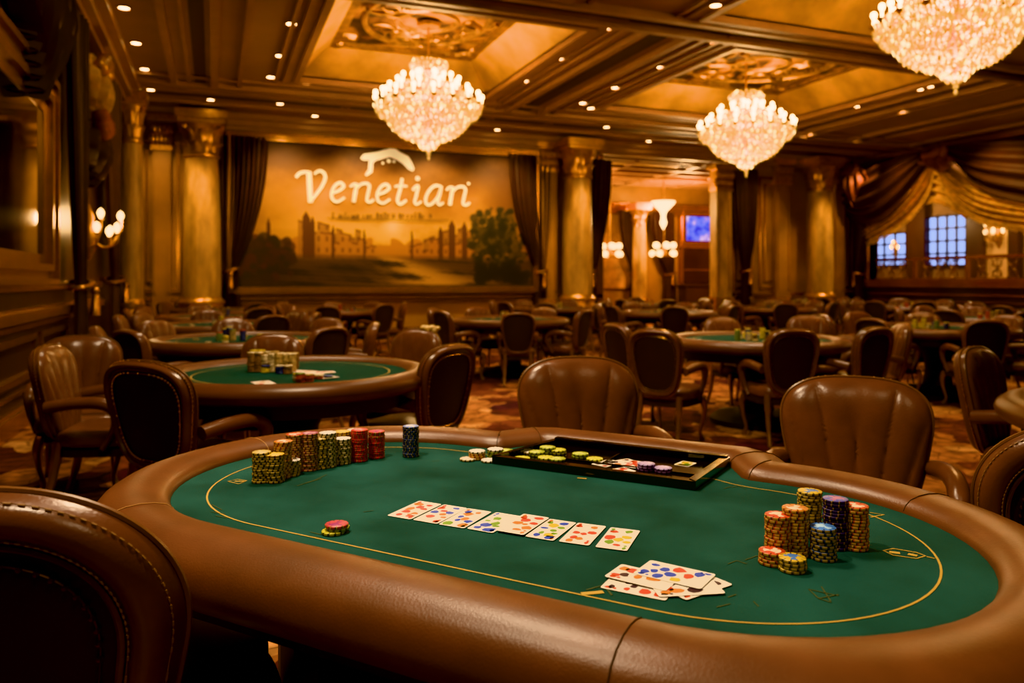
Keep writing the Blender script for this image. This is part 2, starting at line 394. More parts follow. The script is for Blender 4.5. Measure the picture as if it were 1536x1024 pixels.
for y, w, h in ((8.42, .10, .10), (8.88, .10, .10), (13.78, .06, .05), (14.25, .14, .09), (14.75, .10, .06), (15.75, .10, .06)):
    rb.box(ROOM_W, ROOM_E, y - w/2, y + w/2, CEIL - h, CEIL)
gv.box(ROOM_W, ROOM_E, 8.52, 8.8, CEIL - .012, CEIL); gv.box(ROOM_W, ROOM_E, 15.15, 15.35, CEIL - .012, CEIL)
trim(rb, ceil_trim, label='long plaster ribs across the ceiling'); trim(gv, ceil_groove_shade, label='flat dark strips painted as shaded grooves between the ceiling ribs')

# walls
OP0, OP1, OPZ = 8.95, 12.72, 4.42        # opening in the back wall
RW0, RW1, RSILL, RTOP = 7.2, 16.25, 1.24, 4.25   # opening in the right wall
wn = MB()
wn.box(ROOM_W - .2, OP0, ROOM_N, ROOM_N + .25, 0, 5.3); wn.box(OP1, ROOM_E + .2, ROOM_N, ROOM_N + .25, 0, 5.3); wn.box(OP0, OP1, ROOM_N, ROOM_N + .25, OPZ, 5.3)
struct(wn.build('wall_back', wall_m, smooth=False), 'gold brown panelled wall at the far end')
we = MB()
we.box(ROOM_E, ROOM_E + .3, ROOM_S, RW0, 0, 5.3); we.box(ROOM_E, ROOM_E + .3, RW1, ROOM_N + .25, 0, 5.3)
we.box(ROOM_E, ROOM_E + .3, RW0, RW1, 0, RSILL); we.box(ROOM_E, ROOM_E + .3, RW0, RW1, RTOP, 5.3)
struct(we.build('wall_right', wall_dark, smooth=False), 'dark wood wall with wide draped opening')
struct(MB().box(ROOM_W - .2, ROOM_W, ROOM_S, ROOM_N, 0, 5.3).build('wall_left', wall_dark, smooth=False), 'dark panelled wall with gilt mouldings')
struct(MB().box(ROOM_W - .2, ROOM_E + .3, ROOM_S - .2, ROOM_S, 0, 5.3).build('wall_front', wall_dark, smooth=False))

# cornices and panel mouldings
def mould_line(mb, axis, c, s0, s1, z, h, dep):           # a horizontal strip on a wall
    if axis == 'L': mb.box(c, c + dep, s0, s1, z, z + h)
    if axis == 'R': mb.box(c - dep, c, s0, s1, z, z + h)
    if axis == 'B': mb.box(s0, s1, c - dep, c, z, z + h)
def panel(mb, axis, c, s0, s1, z0, z1, w=.06, dep=.035):
    mould_line(mb, axis, c, s0, s1, z0, w, dep); mould_line(mb, axis, c, s0, s1, z1 - w, w, dep)
    mould_line(mb, axis, c, s0, s0 + w, z0 + w, z1 - z0 - 2*w, dep); mould_line(mb, axis, c, s1 - w, s1, z0 + w, z1 - z0 - 2*w, dep)
cL, cR, cB = MB(), MB(), MB()
for z, h, dep in ((4.58, .12, .42), (4.46, .12, .30), (4.38, .08, .20), (4.22, .05, .08)):
    mould_line(cL, 'L', ROOM_W, ROOM_S, ROOM_N, z, h, dep); mould_line(cR, 'R', ROOM_E, ROOM_S, ROOM_N, z, h, dep)
    mould_line(cB, 'B', ROOM_N, ROOM_W + .4, ROOM_E - .4, z, h, dep*.8)
trim(cL, ceil_trim, label='stepped cornice above the dark left wall'); trim(cR, mould, label='gilt cornice above the draped opening'); trim(cB, ceil_trim, label='stepped cornice above the far wall')
bl = MB()
for z, h, dep in ((.0, .16, .06), (.16, .04, .04), (.30, .03, .03), (.86, .05, .05), (.93, .09, .09), (1.02, .03, .05), (1.20, .07, .06)):
    mould_line(bl, 'L', ROOM_W, ROOM_S, 12.9, z, h, dep)
for y in (-1.5, .2, 1.9, 3.6, 5.3, 7.0, 8.7): panel(bl, 'L', ROOM_W, y, y + 1.5, .40, .80)
struct(bl.build('baseboard_left', mould, smooth=False), 'gilt wainscot mouldings along the dark wall')
br = MB()
for z, h, dep in ((.0, .18, .06), (.45, .03, .03), (.75, .03, .03), (.92, .04, .05), (1.12, .14, .10), (1.26, .05, .14)):
    mould_line(br, 'R', ROOM_E, ROOM_S, RW1 + .1, z, h, dep)
struct(br.build('baseboard_right', mould, smooth=False), 'gilt wainscot mouldings under the draped opening')
bb = MB()
for z, h, dep in ((.0, .2, .06), (.2, .05, .04), (.80, .05, .05), (.88, .08, .08)):
    mould_line(bb, 'B', ROOM_N, ROOM_W, OP0, z, h, dep); mould_line(bb, 'B', ROOM_N, OP1, ROOM_E, z, h, dep)
struct(bb.build('baseboard_back', mould, smooth=False), 'gilt wainscot mouldings on the far wall')
pb = MB()
for s0, s1 in ((-1.42, -.62), (12.75, 13.5), (13.7, 14.5), (16.3, 16.9)):
    panel(pb, 'B', ROOM_N, s0, s1, 1.05, 4.1, .07); panel(pb, 'B', ROOM_N, s0 + .17, s1 - .17, 1.25, 3.9, .04)
trim(pb, mould, label='gilt panel frames on the far wall')
# casing of the two openings
oc = MB()
oc.box(OP0 - .16, OP0, ROOM_N - .08, ROOM_N + .3, 0, OPZ + .16); oc.box(OP1, OP1 + .16, ROOM_N - .08, ROOM_N + .3, 0, OPZ + .16); oc.box(OP0, OP1, ROOM_N - .08, ROOM_N + .3, OPZ, OPZ + .16)
trim(oc, mould, label='gilt casing of the opening to the next hall')
oc = MB()
oc.box(ROOM_E - .12, ROOM_E + .32, RW0, RW1 + .02, RSILL - .02, RSILL + .07); oc.box(ROOM_E - .08, ROOM_E + .32, RW1, RW1 + .14, RSILL, RTOP); oc.box(ROOM_E - .08, ROOM_E + .32, RW0, RW1, RTOP, RTOP + .14)
trim(oc, mould, label='gilt sill and casing of the draped opening')

# ------------------------------------------------------------------ the hall beyond the back opening
BY = 21.6; BZ = 4.35
struct(MB().box(5.6, 16.7, BY, BY + .2, 0, 5.0).build('wall_hall_back', wall_m, smooth=False), 'warm wall at the end of the next hall')
struct(MB().box(5.4, 5.6, ROOM_N + .25, BY, 0, 5.0).build('wall_hall_left', wall_m, smooth=False))
struct(MB().box(16.6, 16.8, ROOM_N + .25, BY, 0, 5.0).build('wall_hall_right', wall_m, smooth=False))
struct(MB().box(5.4, 16.8, ROOM_N + .25, BY, BZ, BZ + .1).build('ceiling_hall', ceil_m, smooth=False), 'tan ceiling of the next hall')
hb = MB()
for y in (17.8, 18.6, 19.4, 20.2, 21.0): hb.box(5.6, 16.6, y - .08, y + .08, BZ - .1, BZ)
for x in (8.2, 10.1, 12.0, 13.9): hb.box(x - .07, x + .07, 17.1, BY, BZ - .07, BZ)
trim(hb, ceil_trim, label='plaster beams on the ceiling of the next hall')
hg = MB().box(9.6, 11.6, 17.3, 17.7, BZ - .03, BZ); trim(hg, cove_m, label='gilt panel in the ceiling of the next hall')
hc = MB().box(5.6, 16.6, BY - .35, BY, 3.55, 3.75); hc.box(5.6, 16.6, BY - .25, BY, 3.4, 3.55); trim(hc, mould, label='gilt cornice at the end of the next hall')

# ------------------------------------------------------------------ the gallery beyond the right opening
struct(MB().box(21.6, 21.8, 5.5, 20.6, 0, 5.0).build('wall_gallery', mat('gallery_wall', (.30, .19, .10), .7, noise=.15, nscale=1.5), smooth=False), 'pale wall of the gallery beyond the railing')
struct(MB().box(ROOM_E + .3, 21.8, 20.4, 20.6, 0, 5.0).build('wall_gallery_end', wall_m, smooth=False))
struct(MB().box(ROOM_E + .3, 21.8, 5.3, 5.5, 0, 5.0).build('wall_gallery_near', wall_m, smooth=False))
struct(MB().box(ROOM_E + .3, 21.8, 5.3, 20.6, 4.5, 4.6).build('ceiling_gallery', ceil_m, smooth=False), 'gallery ceiling')
pane_m = emission('daylight_pane', (.42, .55, 1.0), 1.15)
mull_m = mat('dark_mullion', (.06, .05, .05), .5)
def gallery_window(n, px0, px1, py0, py1, nx, nz):
    a = on_side(px0, py0, 21.55); b = on_side(px1, py1, 21.55)
    y0, y1 = sorted((a.y, b.y)); z0, z1 = b.z, a.z
    w = struct(MB().box(21.54, 21.6, y0, y1, z0, z1).build(f'window_{n}', pane_m, smooth=False), 'bluish lit window in the gallery')
    mb = MB()
    for i in range(nx + 1): y = lerp(y0, y1, i/nx); mb.box(21.49, 21.56, y - .03, y + .03, z0 - .05, z1 + .05)
    for i in range(nz + 1): z = lerp(z0, z1, i/nz); mb.box(21.49, 21.56, y0, y1, z - .03, z + .03)
    mb.build('mullion_grid', mull_m, w, smooth=False)
gallery_window(1, 1394, 1451, 326, 398, 4, 4)
gallery_window(2, 1312, 1361, 352, 398, 3, 3)
gp = MB()
for px0, px1 in ((1362, 1390), (1453, 1478), (1515, 1530), (1296, 1309)):
    a, b = on_side(px0, 330, 21.4), on_side(px1, 330, 21.4); gp.box(21.3, 21.5, min(a.y, b.y), max(a.y, b.y), 0, 4.4)
trim(gp, wall_dark, label='dark pilasters between the gallery windows')
gl = MB(); a, b = on_side(1480, 330, 21.5), on_side(1513, 330, 21.5); gl.box(21.45, 21.58, min(a.y, b.y), max(a.y, b.y), 1, 3.4)  # stretch of wall by the sconce, lamplight put into a paler colour
trim(gl, mat('cream_panel_lamplight', (.75, .52, .28), .6), label='cream wall panel with lamplight put into its pale colour')

# ------------------------------------------------------------------ columns and pilasters
def column_meshes():
    base = MB().box(-.46, .46, -.46, .46, 0, .55).box(-.50, .50, -.50, .50, .55, .62)
    base.lathe([(.47, .62), (.49, .66), (.47, .72), (.42, .75), (.41, .80), (.44, .83), (.44, .88), (.39, .92), (.37, .97)], 36)
    shaft = MB(); prof = [(.355, .95), (.36, 1.2), (.35, 2.2), (.325, 3.2), (.30, 3.72)]
    n = 72
    vs = []; fs = []
    for i in range(n):
        a = 2*PI*i/n; k = 1 - .018*(abs(math.sin(12*a)))
        for r, z in prof: vs.append((r*k*math.cos(a), r*k*math.sin(a), z))
    for i in range(n):
        j = (i + 1) % n
        for q in range(4): fs.append((i*5 + q, j*5 + q, j*5 + q + 1, i*5 + q + 1))
    shaft.add(vs, fs)
    cap = MB().lathe([(.30, 3.68), (.345, 3.70), (.345, 3.75), (.30, 3.78), (.31, 4.0), (.35, 4.2), (.42, 4.33)], 30)
    for row, (n, z0, h, r0, out) in enumerate(((10, 3.78, .26, .31, .11), (10, 3.98, .30, .325, .14))):
        for i in range(n):
            a = 2*PI*(i + .5*row)/n
            def leaf(u, v):
                w = (.085*(1 - v**2*.7))*(u - .5)*2
                r = r0 + .02 + out*v**3 - .03*(abs(u - .5)*2)**2
                z = z0 + h*(v if v < .85 else .85 - (v - .85)*.6)
                return (r*math.cos(a) - w*math.sin(a), r*math.sin(a) + w*math.cos(a), z)
            cap.grid(leaf, 5, 8)
    for i in range(4):
        a = PI/4 + i*PI/2
        cap.tube([( (.43 + .055*math.cos(t*.7)*(1 - t/12))*math.cos(a), (.43 + .055*math.cos(t*.7)*(1 - t/12))*math.sin(a), 4.25 + .055*math.sin(t*.7)*(1 - t/12)) for t in range(11)], .022, 6)
    cap.box(-.43, .43, -.43, .43, 4.33, 4.42).box(-.47, .47, -.47, .47, 4.42, 4.58)
    return base.mesh('base', angle=35), shaft.mesh('shaft'), cap.mesh('capital')
mb_, ms_, mc_ = column_meshes()
mb_.materials.clear(); mb_.materials.append(gilt); ms_.materials.clear(); ms_.materials.append(marble); mc_.materials.clear(); mc_.materials.append(gilt)
def column(loc, label, s=1.0, zs=1.0):
    o = empty('corinthian_column', loc)
    for n, me in (('base', mb_), ('shaft', ms_), ('capital', mc_)): link(n, me, o)
    o.scale = (s, s, zs); tag(o, label, 'column', 'gilded columns round the room')
    return o
column((-.21, 16.3, 0), 'marble column with gilded capital, between the panelled corner and the wall painting')
column((8.02, 16.3, 0), 'marble column with gilded capital, between the wall painting and the open doorway', .98)
column((15.3, 16.3, 0), 'marble column with gilded capital, between open doorway and balustraded opening', .98)
column((-1.32, 14.9, 0), 'slim shadowed column against the dark wall beyond the candle sconce', .53)
column((12.25, 20.6, 0), 'slim gilded column standing inside the next hall', .62, .8)
def pilaster(x, y, w, dep, label, z1=4.58):
    o = empty('pilaster', (x, y - .03, 0)); tag(o, label, 'pilaster', 'flat pilasters on the far wall')
    MB().box(-w/2 - .08, w/2 + .08, -dep - .08, 0, 0, .7).box(-w/2 - .05, w/2 + .05, -dep - .05, 0, .7, .86).build('base', gilt, o, smooth=False)
    sh = MB().box(-w/2, w/2, -dep, 0, .86, z1 - .7); panel_ = sh
    for q in (-1, 1): sh.box(q*w*.36 - .02, q*w*.36 + .02, -dep - .03, -dep, 1.05, z1 - .9)
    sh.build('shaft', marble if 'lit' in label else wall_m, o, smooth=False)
    cp = MB().box(-w/2 - .03, w/2 + .03, -dep - .03, 0, z1 - .7, z1 - .6).box(-w/2 - .1, w/2 + .1, -dep - .1, 0, z1 - .14, z1)
    for k in range(5):
        for r in range(2):
            cp.ball((lerp(-w/2, w/2, (k + .5*r)/4.5), -dep - .01, z1 - .48 + .2*r), .085, n=8, k=5, sz=1.5)
    cp.box(-w/2, w/2, -dep, 0, z1 - .6, z1 - .14)
    cp.build('capital', gilt, o)
pilaster(-.95, ROOM_N, .34, .12, 'plain pilaster on the panelled far wall by the left corner')
pilaster(7.45, ROOM_N, .46, .14, 'brown pilaster behind the column by the wall painting')
pilaster(14.4, ROOM_N, .5, .14, 'brown pilaster between doorway drape and corner column')
pilaster(12.33, ROOM_N - .02, .46, .30, 'lit golden pilaster at the edge of the open doorway', 4.3)
pilaster(16.35, ROOM_N, .4, .14, 'brown pilaster in the corner beside the balustraded opening')

# ------------------------------------------------------------------ drapes
def drape(frame, s0, s1, tie_s, label, z_top=4.25, z_tie=1.45, tw=.22, folds=9, depth=.13, m=drape_m, z_bot=.02, flare=2.0):
    """frame(s, depth, z) -> room point. A full-height curtain gathered at z_tie."""
    o = empty('drape', frame((s0 + s1)/2, 0, 0)); org = Vector(o.location)
    tag(o, label, 'drape', 'tied-back brown drapes')
    mid = (s0 + s1)/2; hw = (s1 - s0)/2
    def pt(u, v):
        z = lerp(z_top, z_bot, v)
        if z > z_tie:
            t = (z_top - z)/(z_top - z_tie); k = t**2.2
            c = lerp(mid, tie_s, k); h = lerp(hw, tw/2, k)
        else:
            t = (z_tie - z)/(z_tie - z_bot); c = tie_s + (mid - tie_s)*.1*t; h = tw/2*lerp(1, flare, math.sqrt(max(t, 0)))
        s = c + (u - .5)*2*h
        f = math.sin(u*folds*2*PI + .6*math.sin(v*3)) ; g = math.sin(u*folds*4.3*PI + 1)
        dd = .10 + depth*(.5 + .38*f + .12*g)*(.55 + .45*h/hw) + .05*math.sin(PI*u)
        return frame(s, dd, z) - org
    MB().grid(pt, folds*12, 40).build('curtain_panel', m, o)
    tb = MB()
    tb.tube([frame(tie_s + tw*.62*math.cos(a), .15 + .14*math.sin(a), z_tie + .04*math.cos(a)) - org for a in [k*PI/8 for k in range(16)]], .035, 8, closed=True)
    tb.ball(frame(tie_s, .32, z_tie - .08) - org, .05); tb.lathe([(.03, -.36), (.06, -.36), (.035, -.12), (.02, -.1)], 10, frame(tie_s, .32, z_tie) - org)
    tb.build('tieback', mould, o)
    return o
fB = lambda s, dd, z: Vector((s, ROOM_N - dd, z))
fL = lambda s, dd, z: Vector((ROOM_W + dd, s, z))
fR = lambda s, dd, z: Vector((ROOM_E - dd, s, z))
bx = lambda px: on_back(px, 420, ROOM_N - .15).x
drape(fB, bx(331), bx(402), bx(346), 'brown drape framing the wall painting, next to the column with bright shaft', z_tie=1.5)
drape(fB, bx(764), bx(829), bx(812), 'brown drape on the tree side of the wall painting', z_tie=1.5)
drape(fB, bx(877), bx(917), bx(884), 'brown drape beside the column, at the edge of the open doorway', z_tie=1.5, folds=6)
drape(fB, bx(1097), bx(1136), bx(1119), 'brown drape across the doorway from the column, by the lit pilaster', z_tie=1.55, folds=7)
sy = lambda px: on_side(px, 420, ROOM_W + .15).y
drape(fL, 9.35, 10.35, 10.1, 'dark drape hanging beside the big gilt mirror', z_tie=1.25, folds=7)
drape(fL, 12.3, 13.9, 13.5, 'dark drape hanging beyond the candle sconce', z_tie=1.3, folds=8)
drape(fR, 16.0, 16.65, 16.5, 'narrow dark drape under the bunched swag by the corner', z_top=3.4, z_tie=1.5, folds=5)

def swag(frame, a, b, sag, label, m, folds=6, drop=.8, depth=.35, off=.15, name='swag', cat='swag', gather=.35, fringe=None):
    """fabric hung between a and b (s, z): upper edge sags a little, lower edge a lot"""
    o = empty(name, frame((a[0] + b[0])/2, 0, max(a[1], b[1]))); org = Vector(o.location)
    tag(o, label, cat, 'draped valances')
    def pt(u, v):
        s = lerp(a[0], b[0], u); z0 = lerp(a[1], b[1], u); hump = (4*u*(1 - u))**.8
        low = sag*hump; up = sag*.18*hump
        z = z0 - lerp(up, low + drop*gather*(1 - hump)*.6, v)
        dd = off + depth*(.35 + .65*hump)*(math.sin(v*PI*.9)*.6 + .12) + .055*math.sin(v*folds*2*PI + 2.5*u)*(.4 + .6*hump)
        return frame(s, dd, z) - org
    MB().grid(pt, 44, 56).build('fabric', m, o)
    if fringe:
        fb = MB()
        for i in range(70):
            p = Vector(pt((i + .5)/70, 1)); fb.tube([p, p - Vector((0, 0, R.uniform(.08, .14)))], .014, 4)
        fb.build('fringe', fringe, o)
    return o
ys = lambda px, py: (on_side(px, py, ROOM_E - .2).y, on_side(px, py, ROOM_E - .2).z)
def swag2(upper, lower, label, m, folds, off, depth, fringe=False):
    xw = ROOM_E - off
    U_ = catmull([on_side(px, py, xw) for px, py in upper], 8); L_ = catmull([on_side(px, py, xw) for px, py in lower], 8)
    def at(P, t): 
        f = t*(len(P) - 1); i = min(int(f), len(P) - 2); return P[i].lerp(P[i + 1], f - i)
    org = U_[len(U_)//2].copy(); org.x = ROOM_E
    o = empty('swag', org); tag(o, label, 'swag', 'draped valances over the wide opening')
    def pt(u, v):
        p = at(U_, u).lerp(at(L_, u), v); hump = (4*u*(1 - u))**.6
        p.z = min(p.z, 4.5); p.y = min(p.y, ROOM_N - .05)
        p.x -= depth*math.sin(PI*min(v*.95 + .05, 1))*(.35 + .65*hump) + .06*math.sin(v*folds*2*PI + 1.5*u)*(.35 + .65*hump)
        return p - org
    MB().grid(pt, 50, 60).build('fabric', m, o)
    if fringe:
        fb = MB(); P = [Vector(pt(i/90, 1)) for i in range(91)]
        fb.tube(P, .03, 5)
        for p in P[::1]: fb.tube([p, p - Vector((0, 0, R.uniform(.09, .15)))], .02, 4)
        fb.build('fringe', m, o)
    return o
swag2([(1442, 203), (1400, 213), (1350, 220), (1312, 234), (1282, 254), (1258, 292)], [(1428, 216), (1388, 252), (1358, 298), (1325, 330), (1292, 336), (1254, 312)], 'dark brown swag bunched toward the corner column', drape_m, 5, .34, .28)
swag2([(1412, 214), (1440, 200), (1490, 194), (1570, 186)], [(1418, 222), (1450, 262), (1490, 290), (1570, 312)], 'dark brown swag with rosy folds, cut off by the frame over the balustrade', drape_m, 5, .36, .28)
swag2([(1405, 224), (1380, 256), (1350, 292), (1298, 336)], [(1403, 236), (1396, 280), (1372, 318), (1340, 344), (1296, 366)], 'cream lace swag falling from the peak toward the corner', lace_m, 5, .12, .16, True)
swag2([(1402, 224), (1432, 252), (1480, 282), (1570, 300)], [(1403, 236), (1420, 286), (1462, 322), (1500, 335), (1570, 345)], 'cream lace swag falling from the peak along the balustrade', lace_m, 5, .12, .16, True)
swag2([(1384, 258), (1403, 232), (1424, 258)], [(1362, 318), (1402, 296), (1452, 320)], 'short cream lace valance between the two cream swags', lace_m, 5, .04, .05, True)
# bunched jabots
def jabot(frame, s, z, w, h, label, m, k=7, off=.3, gold=False):
    z = min(z, 4.4); o = empty('jabot', frame(s, 0, z)); org = Vector(o.location); tag(o, label, 'drapery', 'bunched jabots')
    def pt(u, v):
        zz = z - h*v*(1 - .35*abs(u - .5)*2)
        ss = s + (u - .5)*w*(.45 + .75*math.sin(PI*min(v*1.1, 1))**.8)
        dd = off + .12*math.sin(u*k*2*PI + v*4) + .22*math.sin(PI*v)*math.sin(PI*u)
        return frame(ss, max(dd, .03), zz) - org
    MB().grid(pt, 60, 26).build('fabric', m, o)
    rs = MB()
    for i in range(9): rs.ball(frame(s + R.uniform(-.3, .3)*w, off + .2, z - R.uniform(-.05, .2)*h) - org, .11*w, n=8, k=5)
    rs.build('rosette', gilt if gold else drape_red, o)
jabot(fR, *ys(1296, 236), .8, 1.1, 'rosy bunched knot on the dark swag by the corner', drape_red, 5, .50)
jabot(fR, *ys(1424, 205), 1.0, .5, 'rosy bunched knot where the two dark swags meet', drape_red, 5, .45)
jabot(fL, 7.9, 4.45, 1.9, 1.5, 'dark bunched valance with gold trim above the big gilt mirror', drape_m, 11, .10, True)
jabot(fL, 11.3, 4.2, 1.0, 1.0, 'gold and rose bunched fabric above the candle sconce', lace_m, 6, .06, True)
jabot(fL, 11.5, 3.4, 1.1, .9, 'dark bunched fabric hanging under the gold one, over the candle sconce', drape_m, 6, .04)

# ------------------------------------------------------------------ mirror on the left wall, sconces
o = empty('wall_mirror', (ROOM_W, 6.9, 1.3)); tag(o, 'large dark mirror in a heavy gilt frame on the dark panelled wall', 'mirror')
MB().box(.03, .05, -1.75, 1.75, .25, 1.65).build('mirror_glass', mirror_m, o, smooth=False)
fm = MB()
for w0, w1, d in ((0, .12, .06), (.12, .2, .12), (.2, .30, .09), (.30, .36, .14)):
    y0, y1, z0, z1 = -1.75 - w1, 1.75 + w1, .25 - w1*.8, 1.65 + w1
    a0, a1, c0, c1 = -1.75 - w0, 1.75 + w0, .25 - w0*.8, 1.65 + w0
    fm.box(.0, d, y0, y1, z0, c0); fm.box(0, d, y0, y1, c1, z1); fm.box(0, d, y0, a0, c0, c1); fm.box(0, d, a1, y1, c0, c1)
fm.build('frame', mould, o, smooth=False)
def sconce(frame, s, z, label, k=5, sc=1.0):
    p0 = frame(s, 0, z); o = empty('wall_sconce', p0); tag(o, label, 'wall lamp', 'candle sconces')
    n = (frame(s, 1, z) - p0); tan = (frame(s + 1, 0, z) - p0)
    Q = lambda a, b, c: n*(a*sc) + tan*(b*sc) + Vector((0, 0, c*sc))
    MB().tube([Q(.03, 0, -.35), Q(.05, 0, -.2), Q(.05, 0, .15), Q(.03, 0, .3)], [.02*sc, .07*sc, .05*sc, .015*sc], 10).build('backplate', gilt, o)
    for i, (a_, b_, c_) in enumerate([(.14, -.17, .02), (.34, -.09, .02), (.16, .0, .19), (.36, .08, .17), (.24, .17, .0), (.25, -.02, -.02)][:k]):
        arm = MB().tube(catmull([Q(.05, 0, -.1), Q(a_*.6, b_*.4, -.2), Q(a_, b_, c_ - .17), Q(a_, b_, c_ - .06)], 5), .012*sc, 6)
        arm.lathe([(.005, -.03), (.035*sc, -.01), (.035*sc, 0), (.005, .005)], 8, Q(a_, b_, c_ - .055))
        a = arm.build('arm', gilt, o)
        MB().lathe([(0.012*sc, -.05*sc), (.030*sc, -.02*sc), (.040*sc, .015*sc), (.028*sc, .05*sc), (0.001, .075*sc)], 12, Q(a_, b_, c_)).build('candle_bulb', sconce_m, a)
p = on_side(128, 345, ROOM_W)
sconce(fL, p.y, p.z, 'gilt candle sconce glowing on the dark wall between the drapes', 6, 1.15)
gp_ = on_side(1500, 348, 21.45); fG = lambda s, dd, z: Vector((21.45 - dd, s, z))
sconce(fG, gp_.y, gp_.z, 'gallery sconce on the lit cream panel beyond the railing', 6, 1.3)
gp_ = on_side(1340, 372, 21.3); sconce(fG, gp_.y, gp_.z, 'small gallery lamp glowing by the narrow blue window', 3, 1.0)
gp_ = on_side(1418, 372, 20.8); fG2 = lambda s, dd, z: Vector((21.3 - dd, s, z))

# ------------------------------------------------------------------ balustrade of the gallery
o = empty('balustrade', (ROOM_E + .2, RW0, RSILL)); tag(o, 'ornate iron balustrade with brass handrail across the wide opening', 'railing')
Lr = RW1 - RW0
MB().box(-.05, .05, 0, Lr, .58, .66).box(-.03, .03, 0, Lr, .07, .11).build('handrail', mould, o, smooth=False)
for i in range(24):
    y = (i + .5)*Lr/24
    sp = MB()
    if i % 4 == 0: sp.box(-.04, .04, y - .05, y + .05, .07, .6)
    else:
        sp.tube([(0, y, .08), (0, y, .6)], .014, 6)
        for z in (.22, .45): sp.tube([(0, y + .11*math.cos(a), z + .1*math.sin(a)) for a in [k*PI/6 for k in range(12)]], .014, 5, closed=True)
        sp.tube([(0, y - .15, .1), (0, y, .34), (0, y + .15, .58)], .012, 5); sp.tube([(0, y + .15, .1), (0, y, .34), (0, y - .15, .58)], .012, 5)
        for q in range(4): sp.ball((0, y + R.uniform(-.13, .13), R.uniform(.15, .52)), .03, n=6, k=4)
    sp.build('baluster', mould if i % 4 == 0 else bronze, o)

